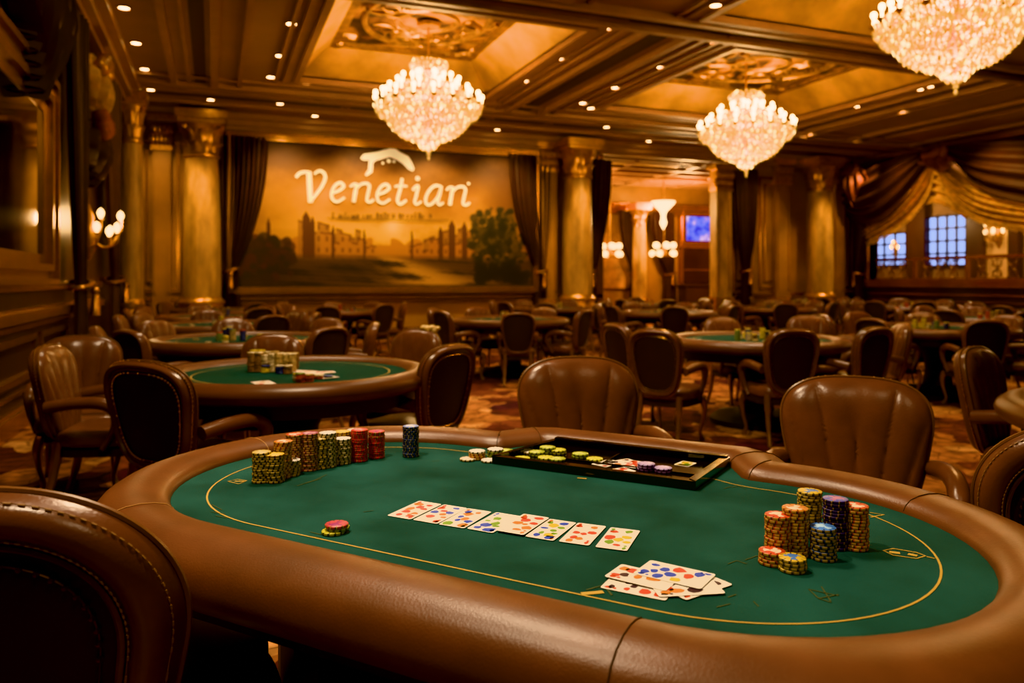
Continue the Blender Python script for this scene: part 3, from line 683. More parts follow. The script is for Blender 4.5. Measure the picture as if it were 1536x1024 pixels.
# ------------------------------------------------------------------ the wall painting
YM = ROOM_N - .10
x0, x1 = bx(352), bx(800); z0, z1 = 1.16, 4.20
o = empty('wall_painting', ((x0 + x1)/2, YM, z0)); tag(o, 'huge golden townscape painting with pale lettering, hung on the far wall', 'painting')
W_, H_ = x1 - x0, z1 - z0
def paint(nx, nz):
    u, v = np.meshgrid(np.linspace(0, 1, nx), np.linspace(0, 1, nz), indexing='ij')
    rs = np.random.RandomState(3)
    def noise(fx, fy, k=5):
        a = np.zeros_like(u)
        for i in range(k):
            for j in range(3):
                ph = rs.rand(2)*6.28; dx, dy = rs.randn(2)
                a += np.sin(u*fx*2**i*(.6 + abs(dx)) + v*fy*2**i*dy + ph[0])/(1.7**i)
        return a/3
    def mixc(c, col, m):
        m = np.clip(m, 0, 1)[..., None]; return c*(1 - m) + np.array(col)*m
    c = np.zeros(u.shape + (3,)); c[:] = (.70, .48, .18)
    c = mixc(c, (.86, .65, .28), np.exp(-(((u - .50)/.33)**2 + ((v - .36)/.2)**2)))
    c = mixc(c, (.60, .39, .14), np.clip((v - .42)/.35, 0, 1)*.8)
    c = mixc(c, (.26, .125, .05), np.clip((v - .66)/.28, 0, 1)*.88)
    c = mixc(c, (.28, .14, .05), np.clip((u - .80)/.15, 0, 1)*np.clip((v - .35)/.3, 0, 1)*.8)
    c = mixc(c, (.33, .16, .06), np.clip((.10 - u)/.1, 0, 1)*.6)
    n = noise(6, 9)
    c = mixc(c, (.45, .25, .09), np.clip(n, 0, 1)*.35*(v > .3)); c = mixc(c, (.84, .60, .29), np.clip(-n, 0, 1)*.25*(v > .4))
    # a low sun
    c = mixc(c, (.98, .78, .45), np.exp(-(((u - .495)*W_)**2 + ((v - .43)*H_)**2)/.03))
    # far haze of towers
    sky = .30 + .05*np.abs(np.sin(u*41)) * (np.abs(np.sin(u*13.7)) > .4)
    c = mixc(c, (.62, .38, .16), (v < sky)*.7)
    # town on the left, roofs stepping down to the middle
    def block(ua, ub, ha, hb, col, dens):
        nonlocal c
        t = (u - ua)/(ub - ua); inside = (t > 0) & (t < 1)
        st = np.floor(t*dens); h = ha + (hb - ha)*t + .035*np.sin(st*2.3) + .02*np.sin(st*5.1)
        m = inside & (v < h) & (v > .17)
        c = mixc(c, col, m*.85)
        win = (np.sin(u*W_*38) > .35) & (np.sin(v*H_*26) > .1) & m
        c = mixc(c, (.22, .11, .05), win*.35)
        c = mixc(c, (.30, .15, .06), (inside & (np.abs(v - h) < .008))*.5)
    block(.19, .41, .46, .33, (.58, .38, .18), 11); block(.26, .44, .38, .30, (.66, .43, .20), 9)
    block(.60, .80, .34, .45, (.56, .36, .17), 10); block(.55, .78, .29, .37, (.64, .40, .18), 10)
    for uu, hh, ww in ((.215, .53, .010), (.235, .50, .006), (.30, .44, .004), (.40, .42, .003), (.10, .48, .005), (.66, .45, .007), (.70, .50, .010), (.56, .42, .003), (.745, .49, .008)):
        c = mixc(c, (.34, .18, .08), (np.abs(u - uu) < ww*np.clip((hh - v)*20, 0, 1)*1.2) & (v > .2) & (v < hh))
    # ground
    g = np.clip((.235 - v)/.05, 0, 1)
    c = mixc(c, (.30, .19, .11), g)
    rd = np.exp(-((u - (.47 + (.22 - v)*.9))/(.035 + (.22 - v)*.75))**2)*g
    c = mixc(c, (.80, .58, .30), rd*.9)
    n2 = noise(14, 60); c = mixc(c, (.10, .055, .03), np.clip(n2, 0, 1)*g*.9)
    c = mixc(c, (.09, .05, .03), np.exp(-(((u - .36)/.16)**2 + ((v - .10)/.06)**2))*(.55 + .4*n2)); c = mixc(c, (.09, .05, .03), np.clip((.2 - u)/.2, 0, 1)*g*.7)
    # shrubs at the left, big tree at the right
    def blob(cu, cv, r, col, a=.9):
        nonlocal c
        q = ((u - cu)*W_/r)**2 + ((v - cv)*H_/r)**2
        c = mixc(c, col, np.clip((1.15 - q)*2.2, 0, 1)*a)
    for i in range(150):
        blob(rs.rand()*.17, .2 + rs.rand()*.17*(1 - abs(i/60 - .4)), .04 + rs.rand()*.11, (.12 + .16*rs.rand(), .10, .06), .7)
    c = mixc(c, (.10, .055, .025), (np.abs(u - .875 - .01*np.sin(v*20)) < .012) & (v < .4) & (v > .08))
    for i in range(420):
        a, q = rs.rand()*6.28, rs.rand()**.5*(.75 + .35*math.sin(i*1.7))
        cu, cv = .865 + math.cos(a)*q*.115, .36 + math.sin(a)*q*.24
        d = rs.rand(); blob(cu, cv, .03 + rs.rand()*.085, (.10 + .30*d*d, .09 + .19*d*d, .03 + .05*d), .75)
    for i in range(40): blob(.80 + rs.rand()*.18, .05 + rs.rand()*.1, .06 + rs.rand()*.12, (.09, .06, .03), .7)
    c = mixc(c, (.10, .05, .025), np.clip((.02 - np.minimum(np.minimum(u, 1 - u)*2, np.minimum(v, 1 - v)))/.02, 0, 1)*.7)
    return np.clip(c, 0, 1)
NX, NZ = 420, 210
pc = paint(NX, NZ)
cv = MB().grid(lambda u, v: (-W_/2 + u*W_, 0, v*H_), NX, NZ)
pm = bpy.data.materials.new('oil_paint'); pm.use_nodes = True
_b = pm.node_tree.nodes['Principled BSDF']; _b.inputs['Roughness'].default_value = .6
_a = pm.node_tree.nodes.new('ShaderNodeVertexColor'); _a.layer_name = 'paint'
pm.node_tree.links.new(_a.outputs[0], _b.inputs['Base Color'])
canvas = cv.build('canvas', pm, o, smooth=False)
ca = canvas.data.color_attributes.new('paint', 'FLOAT_COLOR', 'POINT')
lin = np.where(pc <= .04045, pc/12.92, ((pc + .055)/1.055)**2.4)
buf = np.ones((NX*NZ, 4), np.float32); buf[:, :3] = lin.reshape(-1, 3); ca.data.foreach_set('color', buf.ravel())
fr = MB()
for w0, w1, d in ((0, .06, .05), (.06, .13, .09), (.13, .17, .05)):
    X0, X1, Z0, Z1 = -W_/2 - w1, W_/2 + w1, -w1, H_ + w1; a0, a1, c0, c1 = -W_/2 - w0, W_/2 + w0, -w0, H_ + w0
    fr.box(X0, X1, -d, .05, Z0, c0); fr.box(X0, X1, -d, .05, c1, Z1); fr.box(X0, a0, -d, .05, c0, c1); fr.box(a1, X1, -d, .05, c0, c1)
fr.build('frame', mould, o, smooth=False)
letter_m = mat('pale_lettering', (.92, .80, .58), .6, emit=(1, .78, .45), es=.28)  # slight glow put into the letters for an illuminated look
ink_m = mat('dark_lettering', (.13, .06, .025), .7)
org = Vector(o.location)
def cp(x, y, k=5.12, ox=420, oy=200):                    # letter drawing units -> painting
    p = on_back(ox + x/k, oy + y/k, YM - .03); return Vector((p.x, p.z, 0)) - Vector((org.x, org.z, 0))
def ribbon(mb, pts, w0, w1=None, taper=.25, k=7):
    P = catmull([cp(x, y) for x, y in pts], k); n = len(P); w1 = w1 or w0; vs = []; fs = []
    u = (cp(1, 0) - cp(0, 0)).length
    for i, p in enumerate(P):
        t = (P[min(i + 1, n - 1)] - P[max(i - 1, 0)]); t = t.normalized(); nn = Vector((-t.y, t.x, 0))
        s = i/(n - 1); w = lerp(w0, w1, s)*u*.5*(1 - taper*(abs(2*s - 1))**4)
        for q in (-1, 1): vs.append((p.x + nn.x*w*q, -.035, p.y + nn.y*w*q))
    for i in range(n - 1): fs.append((2*i, 2*i + 1, 2*i + 3, 2*i + 2))
    mb.add(vs, fs)
def disc(mb, x, y, r):
    c = cp(x, y); u = (cp(1, 0) - cp(0, 0)).length
    mb.add([(c.x + r*u*math.cos(a*PI/6), -.035, c.y + r*u*math.sin(a*PI/6)) for a in range(12)], [tuple(range(12))])
LB = MB()
ribbon(LB, [(122, 338), (150, 308), (190, 296), (232, 300)], 26, 22)
ribbon(LB, [(222, 292), (226, 380), (230, 460), (236, 532)], 40, 40, .05)
ribbon(LB, [(232, 528), (280, 465), (325, 400), (348, 335), (328, 296), (296, 290), (262, 312)], 24, 22)
def e_(dx, dy): ribbon(LB, [(398 + dx, 458 + dy), (450 + dx, 440 + dy), (488 + dx, 408 + dy), (466 + dx, 380 + dy), (428 + dx, 396 + dy), (398 + dx, 450 + dy), (402 + dx, 502 + dy), (440 + dx, 524 + dy), (496 + dx, 492 + dy)], 25, 22)
def n_(dx, dy):
    ribbon(LB, [(538 + dx, 412 + dy), (562 + dx, 392 + dy), (588 + dx, 388 + dy)], 18, 22)
    ribbon(LB, [(590 + dx, 384 + dy), (578 + dx, 450 + dy), (566 + dx, 528 + dy)], 29, 31, .05)
    ribbon(LB, [(580 + dx, 432 + dy), (618 + dx, 394 + dy), (660 + dx, 384 + dy), (686 + dx, 404 + dy), (676 + dx, 460 + dy), (668 + dx, 512 + dy), (690 + dx, 526 + dy), (720 + dx, 508 + dy)], 22, 26)
e_(0, 0); n_(0, 0); e_(350, 12); n_(738, 24)
ribbon(LB, [(938, 345), (922, 430), (902, 510), (922, 542), (972, 512)], 28, 24); ribbon(LB, [(880, 408), (925, 402), (976, 406)], 18)
ribbon(LB, [(1018, 436), (1040, 412), (1060, 408), (1046, 480), (1034, 525), (1050, 544), (1086, 522)], 26, 22); disc(LB, 1056, 346, 18)
ribbon(LB, [(1236, 408), (1190, 402), (1145, 440), (1118, 500), (1128, 544), (1165, 540), (1208, 490), (1234, 420)], 26, 22)
ribbon(LB, [(1240, 404), (1226, 470), (1212, 525), (1226, 548), (1256, 530)], 28, 22); disc(LB, 1447, 386, 12)
LB.build('lettering', letter_m, o, smooth=False)
EM = MB()
poly = [(618, 192), (640, 160), (700, 150), (745, 142), (800, 125), (830, 120), (845, 98), (872, 108), (915, 140), (985, 175), (1008, 215), (1030, 272), (1018, 290), (985, 275), (945, 235), (890, 200), (840, 180), (790, 195), (740, 208), (715, 225), (708, 300), (665, 328), (652, 318), (678, 280), (684, 205), (640, 206)]
tri = [cp(x, y) for x, y in poly]
from mathutils.geometry import tessellate_polygon
tt = tessellate_polygon([[Vector((p.x, p.y, 0)) for p in tri]])
EM.add([(p.x, -.035, p.y) for p in tri], [tuple(t) for t in tt])
for x, y, r in ((790, 228, 12), (835, 212, 17), (875, 216, 12)): disc(EM, x, y, r)
EM.build('emblem', letter_m, o, smooth=False)
CPn = MB(); rr = random.Random(5)
x = 400
while x < 1180:
    w = rr.choice((10, 14, 18, 22)); hgt = rr.choice((22, 28, 40))
    ribbon(CPn, [(x, 652 - hgt), (x + w*.4, 645 - hgt*.4), (x + w*.2, 652)], 8)
    if rr.random() < .7: ribbon(CPn, [(x, 652 - hgt), (x + w, 650 - hgt)], 7)
    if rr.random() < .6: ribbon(CPn, [(x + w, 650 - hgt), (x + w, 654)], 8)
    x += w + rr.choice((10, 12, 34))
ribbon(CPn, [(360, 650), (700, 660), (1050, 668), (1300, 664)], 6)
CPn.build('caption_lettering', ink_m, o, smooth=False)

# picture light pools come from the downlights above the painting

# ------------------------------------------------------------------ things in the next hall
screen_m = bpy.data.materials.new('screen_picture'); screen_m.use_nodes = True
_nt = screen_m.node_tree; _bb = _nt.nodes['Principled BSDF']; _bb.inputs['Base Color'].default_value = (.02, .02, .04, 1)
_n = _nt.nodes.new('ShaderNodeTexNoise'); _n.inputs['Scale'].default_value = 3.2; _n.inputs['Detail'].default_value = 3
_tc = _nt.nodes.new('ShaderNodeTexCoord'); _nt.links.new(_tc.outputs['Object'], _n.inputs['Vector'])
_cr = _nt.nodes.new('ShaderNodeValToRGB'); _e = _cr.color_ramp.elements
_e[0].position = .36; _e[0].color = (.03, .05, .55, 1); _e[1].position = .7; _e[1].color = (.75, .62, .85, 1)
_q = _e.new(.5); _q.color = (.16, .22, .95, 1); _q = _e.new(.6); _q.color = (.40, .25, .55, 1)
_nt.links.new(_n.outputs['Fac'], _cr.inputs[0]); _nt.links.new(_cr.outputs[0], _bb.inputs['Emission Color']); _bb.inputs['Emission Strength'].default_value = .9
a, b = on_back(1028, 319, BY - .2), on_back(1071, 362, BY - .2)
o = empty('wall_screen', ((a.x + b.x)/2, BY, b.z)); tag(o, 'blue glowing wall screen in a gilt frame, inside the next hall', 'screen')
w, h = b.x - a.x, a.z - b.z
MB().box(-w/2, w/2, -.2, -.15, 0, h).build('display', screen_m, o, smooth=False)
f_ = MB()
for q0, q1, d in ((0, .12, .26), (.12, .22, .2)):
    f_.box(-w/2 - q1, w/2 + q1, -d, -.02, -q1, -q0).box(-w/2 - q1, w/2 + q1, -d, -.02, h + q0, h + q1).box(-w/2 - q1, -w/2 - q0, -d, -.02, -q0, h + q0).box(w/2 + q0, w/2 + q1, -d, -.02, -q0, h + q0)
f_.build('frame', mould, o, smooth=False)
a, b = on_back(1022, 372, BY - .3), on_back(1076, 440, BY - .3)
o = empty('back_bar', ((a.x + b.x)/2 + .45, BY, 0)); tag(o, 'dark back bar with glinting glassware under the blue screen', 'bar')
MB().box(-1.1, 1.1, -.5, -.02, 0, 1.1).box(-1.15, 1.15, -.55, 0, 1.1, 1.16).build('counter', wall_dark, o, smooth=False)
MB().box(-1.0, 1.0, -.06, -.02, 1.2, 2.35).build('mirror_glass', mirror_m, o, smooth=False)
fb = MB().box(-1.1, -1.0, -.2, -.02, 1.16, 2.5).box(1.0, 1.1, -.2, -.02, 1.16, 2.5).box(-1.1, 1.1, -.25, -.02, 2.35, 2.5).box(-1, 1, -.25, -.02, 1.62, 1.66)
fb.build('frame', mould, o, smooth=False)
glow = emission('small_glow', (1, .72, .4), 7)
def hall_drape(px0, px1, tie, label):
    f = lambda s, dd, z: Vector((s, BY - .1 - dd, z))
    xx = lambda p: on_back(p, 420, BY - .3).x
    drape(f, xx(px0), xx(px1), xx(tie), label, 3.5, 1.5, .3, 7, .15)
hall_drape(928, 962, 955, 'brown drape beside the slim column in the next hall')
hall_drape(975, 1012, 1006, 'brown drape between slim column and screen in the next hall')
pa = on_back(905, 350, BY - .02); pb_ = on_back(945, 432, BY - .02)
o = MB().box(0, pb_.x - pa.x, -.06, 0, 0, pa.z - pb_.z).build('hall_painting', mat('warm_canvas', (.42, .21, .07), .6, noise=.6, nscale=2.5), smooth=False, loc=(pa.x, BY - .03, pb_.z)); tag(o, 'warm golden wall painting at the end of the next hall', 'painting')

def lantern(loc, label, top):
    o = empty('globe_chandelier', loc); tag(o, label, 'chandelier', 'small chandeliers in the next hall')
    MB().tube([(0, 0, .25), (0, 0, top - loc[2])], .015, 6).lathe([(.05, -.1), (.09, .05), (.05, .2), (.02, .3)], 12).build('stem', gilt, o)
    for i in range(10):
        a = 2*PI*(i % 5 + .5*(i//5))/5; r = .34 if i < 5 else .27; z = 0 if i < 5 else .24
        MB().ball((r*math.cos(a), r*math.sin(a), z), .095, n=10, k=6).build('globe', sconce_m, o)
    r_ = MB().tube([(.32*math.cos(k*PI/8), .32*math.sin(k*PI/8), -.07) for k in range(16)], .02, 6, closed=True)
    for i in range(5): r_.tube([(0, 0, .1), (.3*math.cos(2*PI*i/5), .3*math.sin(2*PI*i/5), -.07)], .014, 5)
    r_.build('arm_ring', gilt, o)
for px, py, y, lab in ((996, 380, 19.6, 'globe chandelier with bright bulbs hanging low by the screen in the next hall'), (915, 381, 20.2, 'globe chandelier hanging behind the doorway drape, before the golden painting')):
    p = on_back(px, py, y); lantern((p.x, p.y, p.z), lab, BZ)
p = on_back(995, 318, 18.6)
o = empty('crystal_pendant', p); tag(o, 'slim crystal pendant light hanging under the beams of the next hall', 'pendant light')
MB().lathe([(.34, .30), (.30, .22), (.2, .12), (.10, .02), (.06, -.1), (.07, -.2), (.10, -.3), (.05, -.42), (0.001, -.5)], 16).build('crystal_body', emission('crystal_glow', (1, .72, .4), 3.2), o)
MB().tube([(0, 0, .28), (0, 0, BZ - p.z)], .015, 6).build('rod', gilt, o)

# ------------------------------------------------------------------ crystal chandeliers
def chandelier(loc, label, top, s=1.0, proto=None):
    if proto is None:
        o = empty('crystal_chandelier', loc)
        MB().lathe([(0.001, 0), (.16, .0), (.18, .05), (.10, .09), (0.03, .12)], 20).build('canopy', gilt, o).location = (0, 0, top - .12)
        MB().tube([(0, 0, 1.45), (0, 0, top - .05)], .016, 8).build('chain', gilt, o)
        MB().lathe([(.02, .18), (.05, .25), (.03, .35), (.09, .45), (.04, .6), (.03, .8), (.08, .9), (.03, 1.0), (.025, 1.2), (.07, 1.28), (.02, 1.4), (.03, 1.46)], 14).build('stem', gilt, o)
        am, bm = {}, None
        bulb = MB().lathe([(.013, -.10), (.013, -.03), (.026, -.015), (.034, .01), (.028, .038), (0.001, .055)], 8).mesh('candle_bulb', bulb_m)
        cup = None
        for (r, z, n, ph) in ((.80, .86, 18, 0), (.63, .98, 14, .2), (.46, 1.13, 11, .1), (.24, 1.20, 7, .3)):
            arm = MB().tube(catmull([(.04, 0, z - .22), (r*.35, 0, z - .34), (r*.75, 0, z - .24), (r*.98, 0, z - .16), (r, 0, z - .10)], 5), .010, 5)
            arm.lathe([(0.005, -.14), (.05, -.11), (.055, -.09), (.014, -.08)], 10, (r, 0, z))
            me = arm.mesh('arm', gilt)
            for i in range(n):
                a = link('arm', me, o, rz=2*PI*i/n + ph)
                link('candle_bulb', bulb, a, (r, 0, z + .02))
        # crystal strings, one part per tier
        def tier(name, rings, jitter=.012):
            mb = MB()
            for (r, z, k, h) in rings:
                n = max(5, int(2*PI*r/(k*2.3)))
                for i in range(n):
                    a = 2*PI*(i + R.random()*.3)/n
                    mb.octa((r*math.cos(a) + R.uniform(-jitter, jitter), r*math.sin(a) + R.uniform(-jitter, jitter), z + R.uniform(-jitter, jitter)), k*R.uniform(.8, 1.1), h*R.uniform(.85, 1.2), painted_spark_m if R.random() < .11 else crystal_selfglow_m, a=R.random()*3)
            mb.build(name, crystal_selfglow_m, o, smooth=False)
        bowl = []
        for t in [i/12 for i in range(12)] + [.955, .98, 1.0]:
            r = .62*math.sqrt(max(0, 1 - (t*.97)**1.7)) + .02; bowl.append((r, .64 - .40*t, .026, .075))
        tier('crystal_bowl', bowl)
        tier('crystal_bowl_rim', [(.645, .66, .028, .10), (.58, .69, .024, .07), (.50, .68, .022, .06), (.42, .66, .022, .06)])
        tier('lower_crystal_tier', [(.80, .76, .024, .085), (.78, .69, .022, .08), (.74, .63, .022, .08), (.74, .80, .02, .06), (.68, .78, .02, .06)])
        tier('middle_crystal_tier', [(.62, .87, .022, .08), (.56, .92, .02, .07), (.50, .88, .02, .07), (.46, 1.02, .024, .08), (.42, .96, .022, .08), (.37, .90, .02, .08), (.40, 1.06, .02, .06)])
        tier('upper_crystal_tier', [(.25, 1.10, .022, .08), (.21, 1.15, .022, .07), (.20, 1.05, .02, .07), (.17, 1.0, .02, .07)])
        tier('crystal_crown', [(.27, 1.36, .036, .08), (.25, 1.41, .03, .07), (.23, 1.30, .024, .06)])
        tier('crystal_knot', [(.16, .22, .03, .08), (.13, .17, .03, .08), (.09, .13, .03, .08), (.04, .11, .03, .08)], .004)
        fi = MB().lathe([(0.001, -.06), (.022, -.03), (.012, .0), (.035, .03), (.02, .05), (.045, .075), (0.001, .1)], 8)
        fi.build('crystal_finial', crystal_selfglow_m, o, smooth=False)
    else:
        o = copy_tree(proto); o.location = loc
    o.scale = (s, s, s)
    tag(o, label, 'chandelier', 'big crystal chandeliers')
    return o
CH = [(3.02, 11.2, 3.16), (8.84, 11.2, 3.18), (7.44, 5.95, 3.34)]
c1 = chandelier(CH[0], 'tiered crystal chandelier hanging in front of the wall painting', CEIL + .5 - 3.14)
c2 = chandelier(CH[1], 'tiered crystal chandelier hanging in front of the open doorway', 0, 1.02, c1)
c3 = chandelier(CH[2], 'big crystal chandelier cut off by the top edge, before the draped balcony opening', 0, 1.0, c1)

# ------------------------------------------------------------------ downlights
dt = MB().lathe([(.062, 0), (.092, 0), (.098, -.012), (.07, -.016), (.062, 0)], 20).mesh('trim_ring', ceil_trim)
dlens = MB().lathe([(0.001, -.004), (.066, -.004)], 20).mesh('lens', down_m)
DL = {
 'in the ceiling strip along the dark mirror wall': [(186, 11), (204, 64), (217, 103), (226, 134)],
 'on the strip left of the first painted coffer': [(437, 35), (420, 83), (406, 115)],
 'in the scattered row above the wall painting': [(316, 149), (420, 155), (467, 182), (545, 132), (460, 124), (518, 161), (735, 178), (737, 199)],
 'between the two painted coffers': [(846, 88), (791, 121), (823, 185), (918, 42), (992, 100), (923, 131), (874, 154)],
 'in the row above the open doorway': [(910, 190), (966, 198), (974, 166), (1006, 196), (962, 215)],
 'where the heavy ceiling beams cross': [(1054, 50), (1072, 62), (1152, 48), (1168, 16), (1143, 66)],
 'on the slope of ceiling toward the draped opening': [(1225, 149), (1213, 200), (1242, 187), (1292, 207), (1312, 121), (1352, 166), (1407, 180), (1442, 147), (1236, 105)],
}
SPOTS = []
for place, pts in DL.items():
    for i, (px, py) in enumerate(sorted(pts, key=lambda q: -q[1])):
        p = on_plane(px, py, CEIL) if py < 240 else None
        p.x = min(max(p.x, ROOM_W + .55), ROOM_E - .6); p.y = min(p.y, ROOM_N - .6)
        for h in COFF:
            if h[0] - .12 < p.x < h[1] + .12 and h[2] - .12 < p.y < h[3] + .12:
                p.x = h[0] - .2 if p.x - h[0] < h[1] - p.x else h[1] + .2
        o = empty('ceiling_downlight', (p.x, p.y, CEIL - .002 - (.05 if any(abs(p.x - e) < .3 for h in COFF for e in (h[0], h[1]) if h[2] - .3 < p.y < h[3] + .3) else 0)))
        link('trim_ring', dt, o); link('lens', dlens, o)
        tag(o, f'recessed downlight {place}, {ORD[i + 1]} from the far end', 'ceiling light', 'recessed ceiling downlights')
        SPOTS.append(p)

# ------------------------------------------------------------------ poker chair
def chair_parts(BRD=.87, NR=.80, nail_m=None, nails_out=True, EXP=.56):
    ZC, HH = .645, .25
    def O(th, r):
        c, s_ = math.cos(th), math.sin(th)
        X = math.copysign(abs(c)**(lerp(.5, EXP, .8) if s_ > 0 else .5), c)*r; Z = math.copysign(abs(s_)**(EXP if s_ > 0 else .56), s_)*r
        hw = lerp(.190, .290, max(0, (Z + 1)/2)**.9)
        x = X*hw; z = ZC + Z*HH + .028*(1 - X*X)*max(0, Z)
        return X, Z, x, z
    def bend(x, y, z): return (x, y + .32*x*x - (z - .40)*.17 - .215, z)
    def front(u, v):
        th = u*2*PI; r = 1 - v*.999
        X, Z, x, z = O(th, r)
        fan = X*(1 + .5*(1 - (Z + 1)/2))
        ridge = abs(math.sin(fan*2*PI + .15))**.42
        mask = sm((1 - r)*6)
        y = .062*(1 - r**6)**.6 - .015*(1 - ridge)*mask*sm((Z + 1.15)*1.2)
        return bend(x, y, z)
    def rim(u, v):
        th = u*2*PI; r = 1 - v*(1 - BRD)
        X, Z, x, z = O(th, r)
        y = -.006 - .048*math.sin(PI*(.08 + .80*v))**.8
        if v == 0: y = 0
        return bend(x, y, z)
    def pan(u, v):
        th = u*2*PI; r = BRD*(1 - v*.999)
        X, Z, x, z = O(th, r); y = -.028 - .010*(1 - (r/BRD)**2)
        return bend(x, y, z)
    bk = MB().grid(front, 176, 34, closed_u=True).grid(lambda u, v: rim(u, v), 120, 9, closed_u=True)
    # flip the rim so that normals agree
    back = bk.mesh('backrest', leather, angle=60)
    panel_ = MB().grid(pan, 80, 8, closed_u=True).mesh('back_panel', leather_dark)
    pp = MB()
    def ring(r, y, n=96): return [bend(*(lambda q: (q[2], y, q[3]))(O(2*PI*i/n, r))) for i in range(n)]
    pp.tube(ring(1.005, .002), .0055, 6, closed=True); pp.tube(ring(BRD - .01, -.033), .006, 6, closed=True)
    pipe = pp.mesh('piping', piping_m)
    st = MB()
    for r, y in ((.975, -.034), (BRD + .045, -.047)):
        rg = ring(r, y, 220)
        for i in range(0, 220, 2):
            st.tube([rg[i], rg[i + 1]], .0017, 4)
        st.tube(rg, .0007, 3, closed=True)
    stitch = st.mesh('stitching', thread_m)
    nl = MB()
    if nails_out:
        for p in ring(1.006, -.022, 84): nl.ball(p, .0046, n=6, k=4)
        nl.tube(ring(1.004, -.022, 84), .0016, 4, closed=True)
    for p in ring(NR, -.037, 60 if nails_out else 44): nl.ball(p, .0050, n=6, k=4)
    nl.tube(ring(NR, -.035, 60), .0016, 4, closed=True)
    nails = nl.mesh('nailhead_trim', nail_m or brass)
    def seat(u, v):
        th = u*2*PI; k = v*2*PI/2
        c, s_ = math.cos(th), math.sin(th)
        X = math.copysign(abs(c)**.55, c); Y = math.copysign(abs(s_)**.55, s_)
        rr_ = math.sin(k)**.35; z = .405 - .055*math.copysign(abs(math.cos(k))**.6, math.cos(k)) + .012*(1 - rr_)
        return (X*.262*rr_*(1 + .06*Y), .02 + Y*.245*rr_, z)
    seat_me = MB().grid(seat, 64, 16, closed_u=True).mesh('seat', leather, angle=60)
    fr_ = MB().prism([(x*.25*(1 + .06*y), .02 + y*.235) for x, y in [(math.copysign(abs(math.cos(t))**.5, math.cos(t)), math.copysign(abs(math.sin(t))**.5, math.sin(t))) for t in [k*PI/16 for k in range(32)]]], .315, .362)
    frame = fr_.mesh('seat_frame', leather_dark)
    def arm(sx):
        pts = catmull([(sx*.262, -.225, .60), (sx*.285, -.08, .622), (sx*.292, .06, .618), (sx*.290, .13, .575), (sx*.282, .135, .50), (sx*.268, .10, .42), (sx*.255, .06, .36)], 6)
        n = len(pts); rad = [.034 if i < n*.52 else lerp(.034, .020, (i/n - .52)/.48*1.6 if i/n < .82 else 1) for i in range(n)]
        return MB().tube(pts, rad, 10).mesh('armrest', leather, angle=60)
    fl_ = lambda sx: MB().tube(catmull([(sx*.215, .215, .345), (sx*.238, .24, .27), (sx*.228, .232, .17), (sx*.205, .212, .07), (sx*.222, .235, .0)], 5), [.036, .037, .036, .034, .031, .029, .027, .025, .023, .021, .019, .018, .017, .016, .016, .016, .017, .019, .022, .026, .026], 8).mesh('leg', leg_m)
    rl_ = lambda sx: MB().tube(catmull([(sx*.19, -.185, .40), (sx*.195, -.20, .28), (sx*.20, -.225, .15), (sx*.212, -.275, .0)], 5), [.030]*6 + [.024]*5 + [.019]*5, 8).mesh('leg', leg_m)
    return dict(back=back, panel=panel_, pipe=pipe, stitch=stitch, nails=nails, seat=seat_me, frame=frame, arms=[arm(-1), arm(1)], legs=[fl_(-1), fl_(1), rl_(-1), rl_(1)])
CP = chair_parts()
CPW = chair_parts(.72, .60, mat('dark_nail', (.16, .085, .04), .35, .9), False, .92)
def make_chair(detail=2, CP=CP):
    o = empty('poker_chair')
    b = link('backrest', CP['back'], o)
    q = link('back_panel', CP['panel'], b); q['label'] = 'dark leather outer back'
    if detail > 1:
        link('piping', CP['pipe'], b); link('stitching', CP['stitch'], b)
        q = link('nailhead_trim', CP['nails'], b); q['label'] = 'brass nailheads'
    link('seat', CP['seat'], o); link('seat_frame', CP['frame'], o)
    for m in CP['arms']: link('armrest', m, o)
    for m in CP['legs']: link('leg', m, o)
    return o
def simple_chair():
    """all parts in one mesh, for copies too far off to show them"""
    mb = MB()
    for me in [CP['back'], CP['panel'], CP['seat'], CP['frame'], *CP['arms'], *CP['legs']]:
        mb.add([tuple(v.co) for v in me.vertices], [tuple(p.vertices) for p in me.polygons], me.materials[0])
    return mb.mesh('poker_chair', angle=55)
protos = {3: make_chair(2, CPW), 2: make_chair(2), 1: make_chair(1)}; used = {3: False, 2: False, 1: False}
FAR = simple_chair()
BACKS = []
def chair(x, y, ang, label, s=1.0, detail=2, grp='brown leather chairs round the poker tables', zs=1.0, xs=None):
    """x, y: place of the middle of the back; ang: direction faced, in room axes"""
    rz = ang - PI/2
    px, py = x + .25*math.cos(ang)*s, y + .25*math.sin(ang)*s
    if detail == 0: o = link('poker_chair', FAR, None)
    elif not used[detail]: o = protos[detail]; used[detail] = True
    else: o = copy_tree(protos[detail])
    o.location = (px, py, 0); o.rotation_euler = (0, 0, rz); 
    if xs is None: xs = lerp(1, .84, sm((x*ST + y*CT - 4.6)/1.2))
    o.scale = (s*xs, s, s*zs)
    tag(o, label, 'chair', grp); BACKS.append((px, py))
    return o
def cdir(a): return math.radians(a) - TH     # camera angle: 90 = straight away from the camera, 0 = to its right
def chair_px(px, d, face, label, s=1.0, detail=2, zs=1.0, xs=None):
    p = at_depth(px, d); return chair(p.x, p.y, cdir(face), label, s, detail, zs=zs, xs=xs)

